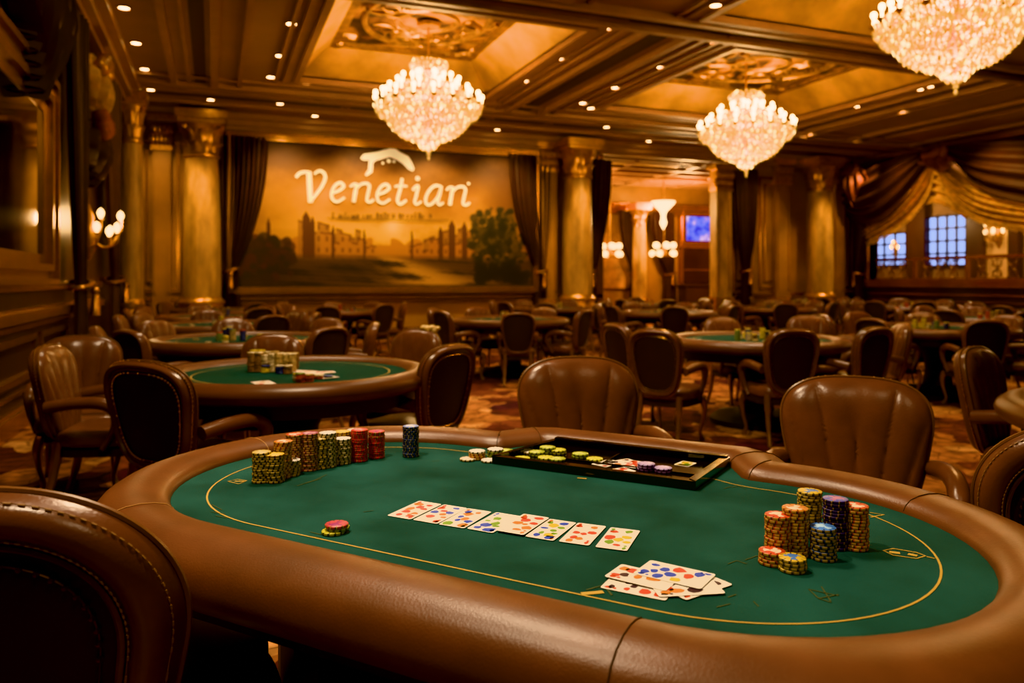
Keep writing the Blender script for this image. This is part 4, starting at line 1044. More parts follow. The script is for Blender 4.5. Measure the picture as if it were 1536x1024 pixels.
# ------------------------------------------------------------------ the main table
U = Vector((.877, -.480)); V = Vector((.480, .877))
def tcam(u, v): return (.03 + U.x*u + V.x*v, 1.84 + U.y*u + V.y*v)
tc_ = room(.03, 1.84); ux = room(U.x, U.y); TROT = math.atan2(ux[1], ux[0])
TZ = .76
TM = Matrix.Translation((tc_[0], tc_[1], 0)) @ Matrix.Rotation(TROT, 4, 'Z')
TI = TM.inverted()
table = empty('poker_table', (tc_[0], tc_[1], 0), TROT)
tag(table, 'large oval poker table with green felt and padded brown leather rail, chip tray set in', 'table', 'poker tables')
def stadium(hs, r, n=28):
    P = [(hs + r*math.cos(a), r*math.sin(a)) for a in [-PI/2 + PI*k/n for k in range(n + 1)]]
    P += [(-hs + r*math.cos(a), r*math.sin(a)) for a in [PI/2 + PI*k/n for k in range(n + 1)]]
    return P
def table_outline(hs=.47, r=.497):
    n = 30
    P = [(x, -r) for x in np.linspace(-hs, hs, 15)[:-1]]
    P += [(hs + r*math.cos(a), r*math.sin(a)) for a in [-PI/2 + PI*k/n for k in range(n + 1)]]
    P += [(.425, .500), (.405, .515), (.345, .635), (.325, .650), (.20, .652), (.05, .652), (-.10, .652), (-.255, .650), (-.275, .640), (-.345, .52), (-.365, .503), (-.42, .498)]
    P += [(-hs + r*math.cos(a), r*math.sin(a)) for a in [PI/2 + PI*k/n for k in range(n)]]
    return P
OUT = table_outline()
MB().prism(OUT, TZ - .03, TZ).build('felt', felt_m, table, smooth=False)
# rail: profile swept along the outline
def normals(P):
    N_ = []
    n = len(P)
    for i in range(n):
        a, b, c = Vector(P[i - 1]), Vector(P[i]), Vector(P[(i + 1) % n])
        t1 = (b - a).normalized(); t2 = (c - b).normalized()
        n1 = Vector((t1.y, -t1.x)); n2 = Vector((t2.y, -t2.x)); m = (n1 + n2).normalized()
        N_.append(m/max(.5, m.dot(n1)))
    return N_
NRM = normals(OUT)
PROF = [(-.004, -.02), (-.005, .004), (.002, .016), (.016, .027), (.04, .034), (.07, .037), (.10, .035), (.13, .027), (.152, .013), (.167, -.006), (.174, -.03), (.172, -.055), (.160, -.078), (.138, -.092), (.10, -.098), (.02, -.098)]
def rail_pt(i, o_, dz=0, k=1.0):
    p, n_ = OUT[i], NRM[i]; return (p[0] + n_.x*o_, p[1] + n_.y*o_)
vs = []; fs = []; n = len(OUT); k = len(PROF)
for i in range(n):
    for o_, z in PROF:
        x, y = rail_pt(i, o_); vs.append((x, y, TZ + z))
for i in range(n):
    j = (i + 1) % n
    for q in range(k - 1): fs.append((i*k + q, j*k + q, j*k + q + 1, i*k + q + 1))
rail = MB().add(vs, fs).build('padded_rail', rail_leather, table, angle=70)
rail['label'] = 'padded brown leather armrest rail'
def seam_at(u, v, m_=None):
    sm_ = MB()
    i = min(range(n), key=lambda q: (OUT[q][0] - u)**2 + (OUT[q][1] - v)**2)
    sm_.tube([(*rail_pt(i, o_*1.005 + .0006), TZ + z + (.0012 if z > .0 else 0)) for o_, z in PROF[1:14]], .0011, 6)
    sm_.build('seam', m_, rail)
for u, v in ((-.69, -.47), (-.95, .08), (.45, -.497), (-.365, .503), (.425, .50), (.80, .37), (.345, .635), (-.275, .64)): seam_at(u, v, seam_m if u < -.6 else seam_dark)
ap = [(p[0] + q.x*.07, p[1] + q.y*.07) for p, q in zip(OUT, NRM)]
MB().prism(ap, TZ - .15, TZ - .085).build('apron', blackwood, table, smooth=False)
pd = MB().prism([(x*.70, y*.6) for x, y in stadium(.6, .42, 10)], .10, TZ - .1).prism([(x*.76, y*.68) for x, y in stadium(.6, .42, 10)], 0, .10)
pd.build('pedestal', blackwood, table, smooth=False)
def flat_ribbon(mb, pts, w, z, closed=False, m=None):
    P = [Vector(p) for p in pts]; nn = len(P); vs = []; fs = []
    for i, p in enumerate(P):
        t = (P[(i + 1) % nn] - P[i - 1]) if closed else (P[min(i + 1, nn - 1)] - P[max(i - 1, 0)])
        t = t.normalized() if t.length > 1e-9 else Vector((1, 0)); q = Vector((-t.y, t.x))*w/2
        vs += [(p.x - q.x, p.y - q.y, z), (p.x + q.x, p.y + q.y, z)]
    for i in range(nn if closed else nn - 1):
        j = (i + 1) % nn; fs.append((2*i, 2*i + 1, 2*j + 1, 2*j)[::-1])
    mb.add(vs, fs, m)
bl_ = MB(); ST_ = stadium(.455, .418, 40)
seg = [p for p in ST_]
i0 = 41  # after the right end
flat_ribbon(bl_, [(-.30, .418)] + ST_[41:] + ST_[:41] + [(.40, .430), (.335, .462)], .0044, TZ + .0008)
bl_.build('betting_line', goldline, table, smooth=False)
# faint gold prints on the felt
def loc_px(px, py, z=TZ):
    q = TI @ on_plane(px, py, z); return (q.x, q.y)
pr, prf = goldline, goldfaint
def pl(m_, pts, w, closed=False):
    mb = MB(); flat_ribbon(mb, [loc_px(*p) for p in pts], w, TZ + .0010, closed); mb.build('felt_print', m_, table, smooth=False)
pl(pr, [(1325, 826), (1340, 823), (1375, 829), (1388, 834), (1375, 838), (1340, 833)], .004, True); pl(pr, [(1334, 828), (1350, 830)], .012); pl(pr, [(1362, 831), (1376, 834)], .012); pl(pr, [(1390, 835), (1402, 838)], .004)
pl(pr, [(1305, 769), (1326, 772), (1306, 776)], .005); pl(pr, [(342, 722), (356, 719), (370, 721), (358, 726)], .004, True); pl(pr, [(352, 722), (366, 722)], .008)
pl(pr, [(872, 891), (905, 888)], .012); pl(pr, [(866, 717), (880, 718)], .009); pl(prf, [(880, 885), (905, 878), (918, 893)], .004)
for ps in ([(318, 757), (333, 765)], [(316, 768), (338, 771)], [(323, 774), (340, 777)], [(446, 729), (475, 719), (490, 712)], [(455, 726), (482, 718)], [(1098, 731), (1108, 729), (1118, 733)], [(1086, 733), (1096, 730)],
           [(1213, 884), (1228, 898), (1247, 904)], [(1213, 884), (1235, 889), (1258, 894)], [(1228, 898), (1258, 892)], [(1232, 880), (1246, 902)], [(1118, 840), (1135, 834), (1150, 837)], [(1092, 846), (1105, 841), (1120, 846)],
           [(1075, 911), (1095, 906)], [(1130, 902), (1138, 910)], [(1092, 896), (1104, 892)], [(545, 768), (560, 766)], [(560, 674), (585, 673)], [(596, 672), (640, 673)], [(648, 692), (660, 691)], [(465, 798), (482, 802)], [(463, 804), (482, 807)]):
    pl(prf, ps, .0024)

# chip tray
tray = empty('dealer_chip_tray', TM @ Vector((.03, .46, TZ)), TROT)
tag(tray, 'black lacquered dealer chip tray set into the oval table by the rail', 'chip tray')
tx0, tx1, ty0, ty1 = -.295, .285, -.125, .165
MB().box(tx0, tx1, ty0, ty1, .002, .008).build('tray_floor', lacquer, tray, smooth=False)
rm = MB()
def bar(poly, z0, z1): rm.prism(poly, z0, z1)
bar([(tx0 - .012, ty0 - .014), (tx1 + .012, ty0 - .014), (tx1, ty0 + .006), (tx0, ty0 + .006)], .001, .024)
bar([(tx0 - .012, ty0 - .014), (tx0 + .006, ty0 + .004), (tx0 + .066, ty1), (tx0 + .050, ty1 + .006)], .001, .026)
bar([(tx1 + .012, ty0 - .014), (tx1 + .028, ty1 + .006), (tx1 + .004, ty1), (tx1 - .010, ty0 + .004)], .001, .026)
bar([(tx0 + .05, ty1 - .006), (tx1 + .02, ty1 - .006), (tx1 + .02, ty1 + .016), (tx0 + .05, ty1 + .016)], .001, .030)
rm.build('tray_rim', lacquer, tray, smooth=False)
hl = MB().box(tx0 + .06, tx1 - .01, ty1 - .012, ty1 - .006, .024, .027).box(tx0 + .06, tx1 - .01, ty0 + .10, ty0 + .104, .008, .014)
hl.box(-.005, .0, ty0 + .1, ty1 - .01, .008, .016)
hl.build('tray_divider', lacquer, tray, smooth=False)

# ------------------------------------------------------------------ chips on the main table
chip_me = {}
cpr = [(.0008, 0), (CR - .0012, 0), (CR - .0002, .0009), (CR, .0016), (CR, CTK - .0016), (CR - .0002, CTK - .0009), (CR - .0012, CTK), (.0008, CTK)]
for kname, m in CM.items(): chip_me[kname] = MB().lathe(cpr, 28).mesh('poker_chip', m, angle=50)
NCH = [0]
def chip(kname, loc, label, grp, tilt=None):
    o = link('poker_chip', chip_me[kname], None, loc); o.rotation_euler = (tilt[0] if tilt else 0, tilt[1] if tilt else 0, R.random()*6.28)
    tag(o, label, 'poker chip', grp); NCH[0] += 1
    return o
def stack(px, py, nchips, kname, desc, grp, topk=None, topn=1, z=TZ + .0006, colour='', jit=.0010):
    p = on_plane(px, py, z); off = Vector(room(0, CR*.8)); p.x += off.x; p.y += off.y
    for i in range(nchips):
        fromtop = nchips - i
        kk = topk if (topk and fromtop <= topn) else kname
        lab = (f'top chip of the {desc}' if fromtop == 1 else f'{ORD[fromtop]} chip down in the {desc}')
        chip(kk, (p.x + R.uniform(-jit, jit), p.y + R.uniform(-jit, jit), z + i*CTK), lab, grp)
GL, GR = 'chips stacked by the far rail, left end of the oval table', 'chips stacked at the right end of the oval table'
LEFT = [(389, 725, 13, 'olive', 'olive stack at the outer end of the long row', None, 1),
        (409, 725, 12, 'olive', 'lower olive stack, right against the outermost stack', 'gold', 1),
        (421, 718, 16, 'tan', 'tan stack with orange cap behind the first pair', 'orange', 3),
        (434, 715, 7, 'yblue', 'short pale speckled stack before the tan stacks', 'white', 1),
        (439, 709, 17, 'plum', 'plum-capped tan stack, fourth in the long row', 'redgold', 2),
        (461, 707, 17, 'plum', 'tall plum-topped stack mid row', 'plum', 1),
        (478, 704, 14, 'olive', 'slim khaki stack squeezed behind the white-topped one', None, 1),
        (489, 702, 16, 'cream', 'white-topped cream stack in the row middle', 'white', 1),
        (512, 697, 12, 'cream', 'shorter cream stack left of the red ones', 'white', 1),
        (537, 693, 15, 'red', 'first red stack', None, 1),
        (563, 688, 13, 'red', 'second red stack, nearer the blue stack', 'pinkred', 3),
        (511, 685, 12, 'orange', 'half-hidden orange stack behind the shorter cream one', 'gold', 2),
        (531, 682, 12, 'cream', 'half-hidden pale stack behind the first red', 'white', 1),
        (615, 686, 15, 'blue', 'lone blue stack by the far rail', None, 1)]
for (px, py, n_c, kk, desc, tk, tn) in LEFT: stack(px, py, n_c, kk, desc, GL, tk, tn)
RIGHT = [(1172, 838, 13, 'redgold', 'cream-capped red and gold stack at the right end', None, 1),
         (1186, 834, 11, 'gold', 'gold stack tucked behind the cream-capped one', None, 1),
         (1199, 837, 15, 'gold', 'wide gold stack second from left', 'orange', 2),
         (1220, 806, 15, 'yblue', 'yellow and blue topped stack at the back', None, 1),
         (1260, 826, 16, 'navy', 'tall navy stack with purple cap', None, 1),
         (1290, 827, 14, 'orange', 'orange and gold stack at the right edge', 'redgold', 1),
         (1241, 843, 10, 'sky', 'sky-blue topped stack before the navy one', None, 1),
         (1195, 861, 4, 'yblue', 'low four-chip pile before the right end stacks', None, 1),
         (1163, 850, 4, 'redgold', 'low four-chip pile left of the right end stacks', None, 1)]
for (px, py, n_c, kk, desc, tk, tn) in RIGHT: stack(px, py, n_c, kk, desc, GR, tk, tn)
GT = 'loose chips beside the dealer tray'
stack(715, 690, 4, 'orange', 'small orange pile left of the black tray', GT, 'white', 1)
stack(743, 687, 4, 'green', 'small green pile left of the black tray', GT, 'white', 1)
stack(758, 686, 3, 'green', 'pale green pile touching the black tray corner', GT, 'green', 1)
chip('white', on_plane(734, 692, TZ + .0006), 'single white chip lying between the two small piles by the tray', GT)
chip('cream', on_plane(702, 690, TZ + .0006), 'single cream chip at the outer side of the orange pile', GT)
p = on_plane(500, 799, TZ + .0006)
chip('lime', p, 'yellow chip lying under the red chip near the betting line', 'pair of chips near the betting line')
p2 = on_plane(507, 793, TZ + .0068); chip('green', p2, 'green chip between the yellow and the red chip near the betting line', 'pair of chips near the betting line')
p3 = on_plane(505, 789, TZ + .0130); chip('pinkred', p3, 'red and pink chip on top of the little pile near the betting line', 'pair of chips near the betting line')
def tray_z(): return TZ + .0083
TC = [(783, 689, 'lime', 1, 'yellow chip at the front left corner inside the tray'), (806, 685, 'green', 2, 'green pair behind the yellow corner chip in the tray'), (822, 681, 'green', 3, 'highest green pile in the tray'),
      (819, 688, 'lime', 1, 'yellow chip before the green pile in the tray'), (838, 682, 'lime', 2, 'yellow pair right of the green pile in the tray'), (836, 690, 'green', 1, 'lone green chip low in the tray'),
      (871, 688, 'green', 2, 'pale green pair in the tray middle'), (892, 690, 'lime', 1, 'lone yellow chip beside the tray cards'), (971, 707, 'lilac', 3, 'lilac pile of three in the tray'), (997, 710, 'lilac', 2, 'lilac pair near the right tray edge'),
      (795, 679, 'cream', 1, 'cream chip at the back left in the tray')]
for px, py, kk, nn_, lab in TC:
    if nn_ == 1: chip(kk, on_plane(px, py, tray_z()), lab, 'chips lying in the tray')
    else: stack(px, py, nn_, kk, lab, 'chips lying in the tray', z=tray_z())

# ------------------------------------------------------------------ playing cards
NAMEI = {'r': 1, 'y': 2, 'b': 3, 'g': 4, 'o': 5, 'd': 6}
def card_mesh(seed, cols, w=.065, l=.122, curl=0.0):
    rc = random.Random(seed); mb = MB()
    cr = .005; P = []
    for cx, cy, a0 in ((w/2 - cr, l/2 - cr, 0), (-w/2 + cr, l/2 - cr, 90), (-w/2 + cr, -l/2 + cr, 180), (w/2 - cr, -l/2 + cr, 270)):
        for q in range(4): a = math.radians(a0 + q*30); P.append((cx + cr*math.cos(a), cy + cr*math.sin(a)))
    mb.prism(P, 0, .0006, card_m)
    for m in PIPS: mb.mi(m)
    def blob(x, y, r, m, sq=1.0):
        n_ = 9; ph = rc.random()*6
        pts = [(x + r*(.75 + .5*rc.random())*math.cos(a), y + r*sq*(.75 + .5*rc.random())*math.sin(a)) for a in [ph + 2*PI*q/n_ for q in range(n_)]]
        pts = [(max(-w/2 + .003, min(w/2 - .003, a)), max(-l/2 + .003, min(l/2 - .003, b))) for a, b in pts]
        mb.add([(a, b, .00085) for a, b in pts], [tuple(range(n_))], m)
    for sx, sy in ((-1, 1), (1, -1)):                     # corner indices
        m = PIPS[NAMEI[cols[0]]]
        blob(sx*(w/2 - .009), sy*(l/2 - .012), .0045, m, 1.5); blob(sx*(w/2 - .009), sy*(l/2 - .024), .0034, m)
    for i, (gx, gy) in enumerate([(-.5, .62), (.35, .66), (-.1, .34), (.5, .2), (-.48, .05), (.1, -.08), (.48, -.3), (-.3, -.38), (.15, -.55), (-.42, -.7), (.45, -.72)]):
        if rc.random() < .25: continue
        blob(gx*w*.56 + rc.uniform(-.004, .004), gy*l*.52 + rc.uniform(-.004, .004), rc.uniform(.0065, .0125), PIPS[NAMEI[rc.choice(cols)]], rc.uniform(.7, 1.3))
    return mb.mesh('playing_card', smooth=False)
nc = [0]
def card(center, ang, cols, label, grp, w=.065, l=.122, z=TZ + .0012, tilt=(0, 0)):
    nc[0] += 1
    o = link('playing_card', card_mesh(nc[0]*13, cols, w, l), None, (center[0], center[1], z)); o.rotation_euler = (tilt[0], tilt[1], ang)
    tag(o, label, 'playing card', grp)
    return o
def card_quad(corners, cols, label, grp, z, **kw):
    """corners far-left, far-right, near-right, near-left as seen"""
    q = [on_plane(px, py, z) for px, py in corners]
    c = sum(q, Vector())/4; far = (q[0] + q[1])/2 - (q[2] + q[3])/2
    return card((c.x, c.y), math.atan2(far.y, far.x) - PI/2, cols, label, grp, z=z, **kw)
ROW = [([(633, 748), (666, 756), (614, 781), (574, 775)], 'rro', 'red-printed face-up card at the far left end of the card row'),
       ([(665, 756), (707, 760), (654, 787), (615, 781)], 'ryob', 'second card of the row, red and yellow printed'),
       ([(701, 761), (743, 766), (695, 794), (653, 788)], 'obbg', 'third card of the row, blue and orange printed'),
       ([(746, 767), (788, 771), (735, 801), (695, 796)], 'bbg', 'fourth card of the row, mostly blue, slid under its neighbour'),
       ([(782, 767), (839, 773), (780, 807), (737, 799)], 'oor', 'fifth card of the row, orange printed, overlapping both neighbours'),
       ([(828, 777), (867, 781), (830, 813), (781, 807)], 'obgy', 'sixth card of the row, with a big blue patch'),
       ([(868, 782), (913, 787), (882, 820), (834, 815)], 'rro', 'seventh card of the row, all red printed'),
       ([(917, 790), (963, 792), (940, 829), (889, 823)], 'gyr', 'last card of the row, yellow and green printed, set slightly apart')]
for i, (c, cols, lab) in enumerate(ROW):
    card_quad(c, cols, lab, 'cards dealt in a row on the felt', TZ + (.0044 if i == 4 else .0012 + .0001*i), l=.132)
GH = 'fanned cards near the chip stacks'
def fan(px, py, pxe, pye, cols, lab, z, w=.072, l=.118):
    a, b = on_plane(px, py, z), on_plane(pxe, pye, z); d = b - a
    card(((a.x + b.x)/2, (a.y + b.y)/2), math.atan2(d.y, d.x) - PI/2, cols, lab, GH, w, l, z)
fan(918, 872, 1000, 888, 'rrd', 'lowest card of the fanned hand, pointing toward the rail', TZ + .0012)
fan(1010, 888, 1072, 868, 'rgd', 'card at the far right of the fanned hand', TZ + .0022)
fan(990, 882, 1066, 878, 'dro', 'card showing only its edge at the front of the fanned hand', TZ + .0034)
fan(920, 855, 1010, 876, 'rrdo', 'card with red prints at the left of the fanned hand', TZ + .0046)
fan(960, 849, 1066, 873, 'bybr', 'topmost card of the fanned hand, blue and yellow printed', TZ + .0058, .080, .128)
tzz = TZ + .0085
GC = 'cards lying in the tray'
for px, py, pe, ye, cols, lab, zz in ((900, 696, 922, 693, 'rd', 'white card at the left of the tray cards', tzz), (920, 694, 948, 692, 'od', 'white card at the back of the tray cards', tzz + .001), (935, 699, 965, 693, 'rr', 'pale pink card on the right of the tray cards', tzz + .002), (905, 708, 950, 705, 'ro', 'white card at the front of the tray cards', tzz + .003), (1020, 697, 1036, 694, 'yg', 'small yellow ticket card near the right tray edge', tzz)):
    a, b = on_plane(px, py, zz), on_plane(pe, ye, zz); d = b - a
    card(((a.x + b.x)/2, (a.y + b.y)/2), math.atan2(d.y, d.x) - PI/2 + .3, cols, lab, GC, .055 if 'ticket' not in lab else .045, .085 if 'ticket' not in lab else .06, zz)

# ------------------------------------------------------------------ the other tables
felt_me = MB().lathe([(0.001, .755), (.69, .755)], 48).mesh('felt', felt_far)
rail_me = MB().lathe([(.67, .752), (.685, .768), (.71, .782), (.745, .788), (.79, .78), (.82, .758), (.832, .73), (.82, .70), (.79, .682), (.70, .68)], 56, caps=False).mesh('padded_rail', rail_dark, angle=70)
apron_me = MB().lathe([(.74, .69), (.72, .60), (.70, .60)], 40).mesh('apron', blackwood)
ped_me = MB().lathe([(.42, 0), (.42, .05), (.36, .09), (.16, .13), (.13, .3), (.15, .45), (.22, .58), (.5, .66), (.5, .70)], 28).mesh('pedestal', blackwood)
line_me = MB().lathe([(.565, .7565), (.572, .7565)], 56, caps=False).mesh('betting_line', goldline)
def round_table(x, y, label, sx=1.0, sy=1.0, rz=0.0):
    o = empty('poker_table', (x, y, 0), rz)
    for nme, me in (('felt', felt_me), ('padded_rail', rail_me), ('apron', apron_me), ('pedestal', ped_me), ('betting_line', line_me)): link(nme, me, o)
    o.scale = (sx, sy, 1); tag(o, label, 'table', 'poker tables')
    return o
# phrase used in labels, x, y, list of camera angles at which chairs stand (None = by hand)
TABLES = [
 ('table with the wall of cream chips', .44, 4.66, None),
 ('second table along the mirror wall', .25, 7.4, (20, 65, 110, 155, 200, 245, 330)),
 ('third table along the mirror wall', .10, 9.9, (10, 55, 120, 165, 205, 320)),
 ('fourth table along the mirror wall', .0, 12.3, (15, 65, 120, 170, 215, 320)),
 ('last table along the mirror wall', .1, 14.75, (20, 160, 215, 325)),
 ('table below the painted town', 2.1, 13.6, (20, 70, 115, 165, 215, 270, 320)),
 ('table before the painted tree', 3.8, 9.8, (15, 65, 115, 165, 212, 280, 335)),
 ('table at the bright column foot', 6.1, 13.5, (20, 70, 115, 165, 215, 265, 320)),
 ('mid-room table with yellow-topped chips', 4.62, 5.71, None),
 ('table before the open doorway', 7.1, 11.0, (15, 65, 115, 165, 215, 265, 320)),
 ('table before the doorway pilaster', 10.0, 11.9, (20, 70, 115, 165, 215, 265, 320)),
 ('table beyond the yellow-chip table', 7.6, 6.3, (20, 70, 110, 160, 210, 262, 310)),
 ('table by the right edge', 10.2, 7.6, (65, 115, 165, 215, 260)),
 ('table before the balustrade', 12.8, 11.4, (20, 70, 115, 165, 215, 265, 320)),
 ('rear table beside the doorway', 9.1, 14.4, (20, 110, 165, 215, 265, 320)),
 ('rear table by the corner column', 13.0, 14.4, (20, 70, 165, 215, 265, 320)),
 ('far right table under swags', 12.6, 8.6, (110, 165, 215, 260)),
]
def sector(a):
    a %= 360
    for lo, hi, nme in ((0, 23, 'right'), (23, 68, 'far right'), (68, 93, 'far'), (93, 142, 'far left'), (142, 190, 'left'), (190, 238, 'near left'), (238, 292, 'near'), (292, 337, 'near right'), (337, 361, 'right')):
        if lo <= a < hi: return nme
for ph, x, y, angs in TABLES:
    round_table(x, y, f'round green felt poker table, the {ph}', .98, .98)
    if angs:
        seen = set()
        for a in angs:
            a2 = a + R.uniform(-5, 5); nm = sector(a)
            if nm in seen: continue
            seen.add(nm)
            w = cdir(a2); r = 1.07 + R.uniform(-.03, .08)
            cx, cy = x + r*math.cos(w), y + r*math.sin(w)
            d = cx*ST + cy*CT
            if not (ROOM_W + .5 < cx < ROOM_E - .5 and cy < ROOM_N - .5): continue
            view = 'dark back toward us' if 190 <= a % 360 <= 345 else ('front toward us' if 40 < a < 140 else 'seen from the side')
            chair(cx, cy, w + PI + R.uniform(-.12, .12), f'leather armchair, {view}, {nm} side of {ph}', R.uniform(.97, 1.0), 1 if d < 9.4 else 0)
# table with the cream chips, chairs by hand
chair_px(230, 3.62, 62, 'brown leather armchair, broad dark back toward us, before the table with cream chips', 1.0, xs=1.14)
chair_px(88, 4.45, 12, 'brown leather armchair seen in profile by the mirror wall, arm toward table', 1.0)
chair_px(122, 5.15, -62, 'brown leather armchair facing us beside the mirror wall, behind the profile one', 1.0)
chair_px(408, 5.55, -88, 'brown leather armchair facing us behind the wall of cream chips', .98)
chair_px(666, 4.5, 150, 'brown leather armchair, tall side-on back, right end of table with cream chips', 1.0)
crest = chair_px(622, 5.85, -118, 'brown leather armchair with gold cloth-like crest, behind the side-on one', 1.0)
cm_ = MB()
for i in range(9): cm_.ball((-.17 + .015*i + R.uniform(-.02, .02), -.325 + R.uniform(-.02, .02), .915 + R.uniform(-.005, .03)), R.uniform(.022, .036), n=8, k=5, sz=.7)
g_ = cm_.build('gold_crest', mat('gold_cloth', (.55, .38, .16), .5, noise=.4, nscale=20), crest); g_['label'] = 'crumpled gold ornament on the top edge'
# yellow-chip table, chairs by hand
chair_px(1186, 6.0, 95, 'brown leather armchair, back toward us with curved legs showing, before the yellow-chip table')
chair_px(985, 5.95, 55, 'brown leather armchair turned three-quarters, left end of the yellow-chip table')
chair_px(930, 6.7, 25, 'brown leather armchair half hidden beyond the left end of yellow-chip table')
chair_px(1306, 6.25, 118, 'brown leather armchair, dark back toward us, near right of yellow-chip table')
chair_px(1213, 8.15, -95, 'brown leather armchair facing us behind the yellow chips')
chair_px(1085, 8.2, -75, 'brown leather armchair facing us, far left behind the yellow-chip table', .98)
chair_px(1345, 7.0, 172, 'brown leather armchair seen from the side, right end of yellow-chip table', .98)
# chairs round the main table
chair_px(868, 3.42, -84, 'brown leather armchair with fluted front, facing us behind the dealer tray', 1.03)
chair_px(1282, 2.98, -112, 'brown leather armchair with fluted front, facing us beyond the right chip stacks', 1.03, zs=.965)
big = chair_px(10, 1.31, 93, 'big close-up brown leather chair back with double stitching, beside the rail', 1.2, 3, zs=.865)
for ch_ in [x for x in big.children if x.name.startswith('armrest')]: bpy.data.objects.remove(ch_)
# the table cut by the frame at the right and its chairs
tq = at_depth(1860, 3.05); round_table(tq.x, tq.y, 'dark-railed poker table cut off by the frame, behind the studded chair', 1, 1)
chair_px(1625, 2.02, 66, 'dark studded leather chair back cut by the frame, beyond the table end', 1.0, 3)
chair_px(1478, 4.05, -48, 'brown leather armchair side-on by the frame, between two tables', 1.02)

# cards on the table with the cream chips
GT2 = 'cards on the table with cream chips'
for i, (px, py, ang, lab) in enumerate(((395, 574, .2, 'white card lying alone near the rail of the table with cream chips'), (455, 557, .9, 'white card at the left of the spread on the cream-chip table'), (468, 560, 1.3, 'white card in the middle of the spread on the cream-chip table'), (483, 559, 1.6, 'white card at the right of the spread on the cream-chip table'), (487, 566, .4, 'pinkish card nearest the rail in the spread on the cream-chip table'))):
    p = on_plane(px, py, .757); card((p.x, p.y), ang, 'ro', lab, GT2, .10, .15, .757 + .001*i)
# all the smaller chips on the other tables: one mass
stuff = MB()
sm_m = [mat('chip_far_' + k_, c_, .45, noise=.5, nscale=60) for k_, c_ in (('tan', (.48, .34, .16)), ('cream', (.62, .50, .32)), ('red', (.40, .07, .04)), ('blue', (.10, .13, .26)), ('green', (.20, .24, .08)), ('yellow', (.62, .46, .06)), ('brown', (.24, .13, .06)))]
def far_stack(x, y, z, nn_, m, top=None):
    for i in range(nn_):
        dx, dy = R.uniform(-.002, .002), R.uniform(-.002, .002)
        stuff.lathe([(.001, .0005), (.026, .0005), (.0265, .0012), (.0265, .0068), (.0255, .0078), (.001, .0078)], 12, (x + dx, y + dy, z + i*.0083), (top if (top and i == nn_ - 1) else m))
for px in range(378, 442, 10):
    for row in range(2):
        p = on_plane(px + row*4, 557 - row*4, .757); far_stack(p.x, p.y, .757, R.choice((12, 13, 14)), R.choice(sm_m[:2] + sm_m[6:]), R.choice((sm_m[5], sm_m[1], sm_m[0])))
for px, py, nn_ in ((398, 558, 5), (420, 560, 6), (432, 560, 6), (451, 573, 6), (463, 572, 5), (447, 571, 5), (478, 568, 3), (492, 567, 2)):
    p = on_plane(px, py, .757); far_stack(p.x, p.y, .757, nn_, R.choice(sm_m), R.choice(sm_m))
for ph, x, y, angs in TABLES:
    if 'wall of cream' in ph: continue
    yel = 'yellow-topped' in ph
    k = 10 if yel else 8
    w = cdir(R.uniform(150, 300)); 
    for i in range(k):
        xx, yy = x + R.uniform(-.22, .22), y + R.uniform(-.16, .16)
        far_stack(xx, yy, .757, R.choice((5, 7, 9, 12, 14)), R.choice(sm_m), sm_m[5] if yel or R.random() < .3 else R.choice(sm_m))
    for i in range(5): far_stack(x + R.uniform(-.4, .4), y + R.uniform(-.4, .4), .757, R.choice((1, 2)), R.choice(sm_m[:2]), None)
so = stuff.build('poker_chips', parent=None, angle=50); tag(so, 'small stacks of mixed poker chips standing on the round tables', 'poker chips', None, 'stuff')

# ------------------------------------------------------------------ lights
def light(kind, name, loc, energy, col=(1, .62, .30), size=.3, rot=None, spot=None, blend=.6):
    l = bpy.data.lights.new(name, kind); l.energy = energy; l.color = col
    if kind == 'AREA': l.shape = 'DISK'; l.size = size
    else: l.shadow_soft_size = size
    if kind == 'SPOT': l.spot_size = math.radians(spot or 60); l.spot_blend = blend
    o = bpy.data.objects.new(name, l); COL.objects.link(o); o.location = loc
    if rot: o.rotation_euler = rot
    return o
WARM = (1, .66, .33); NEUT = (1, .78, .54)
for i, (x, y, z) in enumerate(CH):
    light('POINT', 'chandelier_lamp', (x, y, z + .95), 330, WARM, .35)
    light('POINT', 'chandelier_lamp', (x, y, z + .30), 110, WARM, .3)
# coffer lamp over the unseen part of the hall, in front of and above the table
light('AREA', 'unseen_overhead_light', (.55, 3.35, 4.45), 120, NEUT, .8, (0, 0, 0))
light('AREA', 'unseen_overhead_light', (.6, -.9, 4.4), 32, NEUT, 1.2, (0, 0, 0))  # added fill behind the camera, brightens the chip fronts
light('SPOT', 'table_lamp', (-.8, 1.6, 4.5), 330, NEUT, .10, None, 62, .7)
tl = bpy.data.objects['table_lamp']; tl.rotation_euler = (Vector((.7, 1.55, .76)) - tl.location).to_track_quat('-Z', 'Y').to_euler()
for x, y, e in ((2.6, 6.3, 110), (4.6, 5.8, 120), (.3, 7.5, 80), (8, 8.8, 110), (11, 9, 120), (3.9, 9.9, 90), (0.2, 10.5, 70), (13.5, 12, 110), (6.5, 13.8, 70), (2.2, 13.6, 60)):
    light('SPOT', 'downlight_lamp', (x, y, 4.6), e*2.6, NEUT, .10, (0, 0, 0), 95, .8)
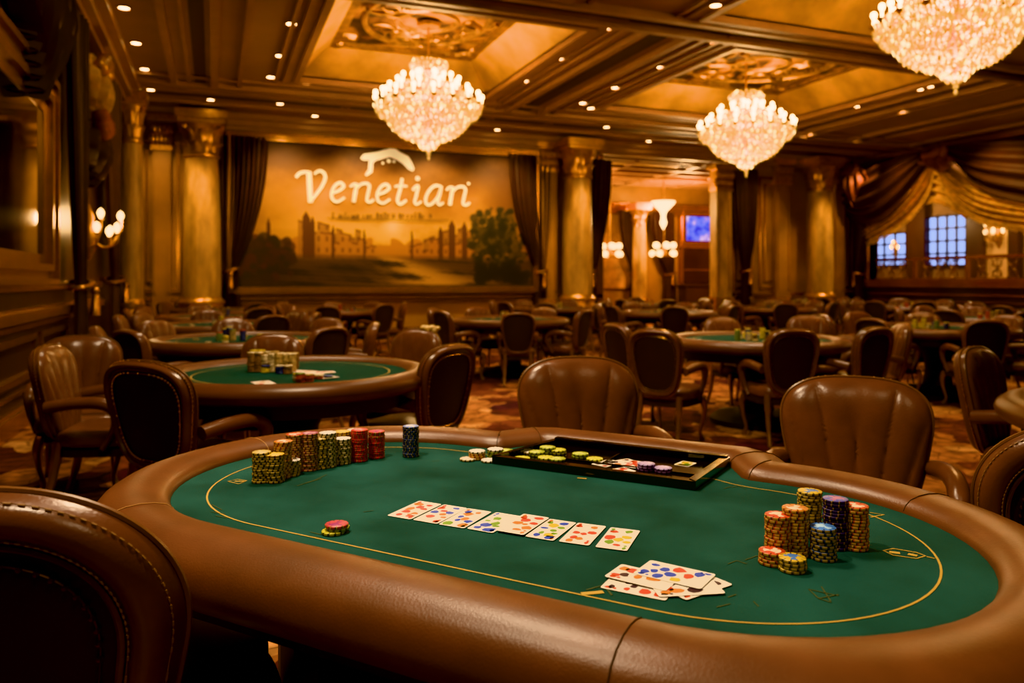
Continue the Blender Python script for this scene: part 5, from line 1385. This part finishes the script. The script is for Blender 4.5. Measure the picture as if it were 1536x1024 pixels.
# wall washers over painting and columns
for x in (1.4, 3.0, 4.6, 6.2): 
    q = light('SPOT', 'wall_washer', (x, 15.35, 4.55), 240, (1, .80, .46), .12, None, 85, .9); q.rotation_euler = (Vector((x, 16.8, 2.5)) - q.location).to_track_quat('-Z', 'Y').to_euler()
for x in (-1.0, 13.4, 16.2):
    q = light('SPOT', 'wall_washer', (x, 15.3, 4.55), 120, WARM, .1, None, 70, .9); q.rotation_euler = (Vector((x, 16.8, 2.4)) - q.location).to_track_quat('-Z', 'Y').to_euler()
for x in (-.21, 8.02, 15.0):
    q = light('SPOT', 'column_washer', (x - .1, 14.9, 4.5), 240, (1, .62, .26), .1, None, 50, .9); q.rotation_euler = (Vector((x, 16.3, 1.6)) - q.location).to_track_quat('-Z', 'Y').to_euler()
for y in (9.5, 12.0, 14.5):
    q = light('SPOT', 'swag_washer', (15.2, y, 4.5), 130, (1, .62, .28), .12, None, 80, .9); q.rotation_euler = (Vector((16.9, y, 3.0)) - q.location).to_track_quat('-Z', 'Y').to_euler()
# next hall and gallery
for x, y, e in ((9.5, 19.2, 160), (13.2, 19.4, 160)): light('POINT', 'hall_lamp', (x, y, 3.4), e*1.8, WARM, .3)
for y, e in ((10.5, 120), (14.5, 120), (18.5, 130)): light('POINT', 'gallery_lamp', (19.6, y, 3.3), e, (1, .68, .38), .3)
sp_ = on_side(128, 345, ROOM_W); light('POINT', 'sconce_lamp', (ROOM_W + .55, sp_.y, sp_.z + .15), 26, WARM, .12)

w = bpy.data.worlds.new('world'); scene.world = w; w.use_nodes = True
w.node_tree.nodes['Background'].inputs[0].default_value = (.9, .5, .22, 1); w.node_tree.nodes['Background'].inputs[1].default_value = .02

scene.view_settings.view_transform = 'Khronos PBR Neutral'
try: scene.view_settings.look = 'Medium High Contrast'
except Exception as ex: print('look', ex)
scene.view_settings.exposure = 0.35
cy = scene.cycles
cy.use_denoising = True
cy.max_bounces = 6; cy.diffuse_bounces = 3; cy.glossy_bounces = 3; cy.transmission_bounces = 2
cy.sample_clamp_indirect = 4.0; cy.sample_clamp_direct = 0; cy.blur_glossy = 1.0
cy.caustics_reflective = False; cy.caustics_refractive = False
print('chips', NCH[0], 'objects', len(bpy.data.objects))
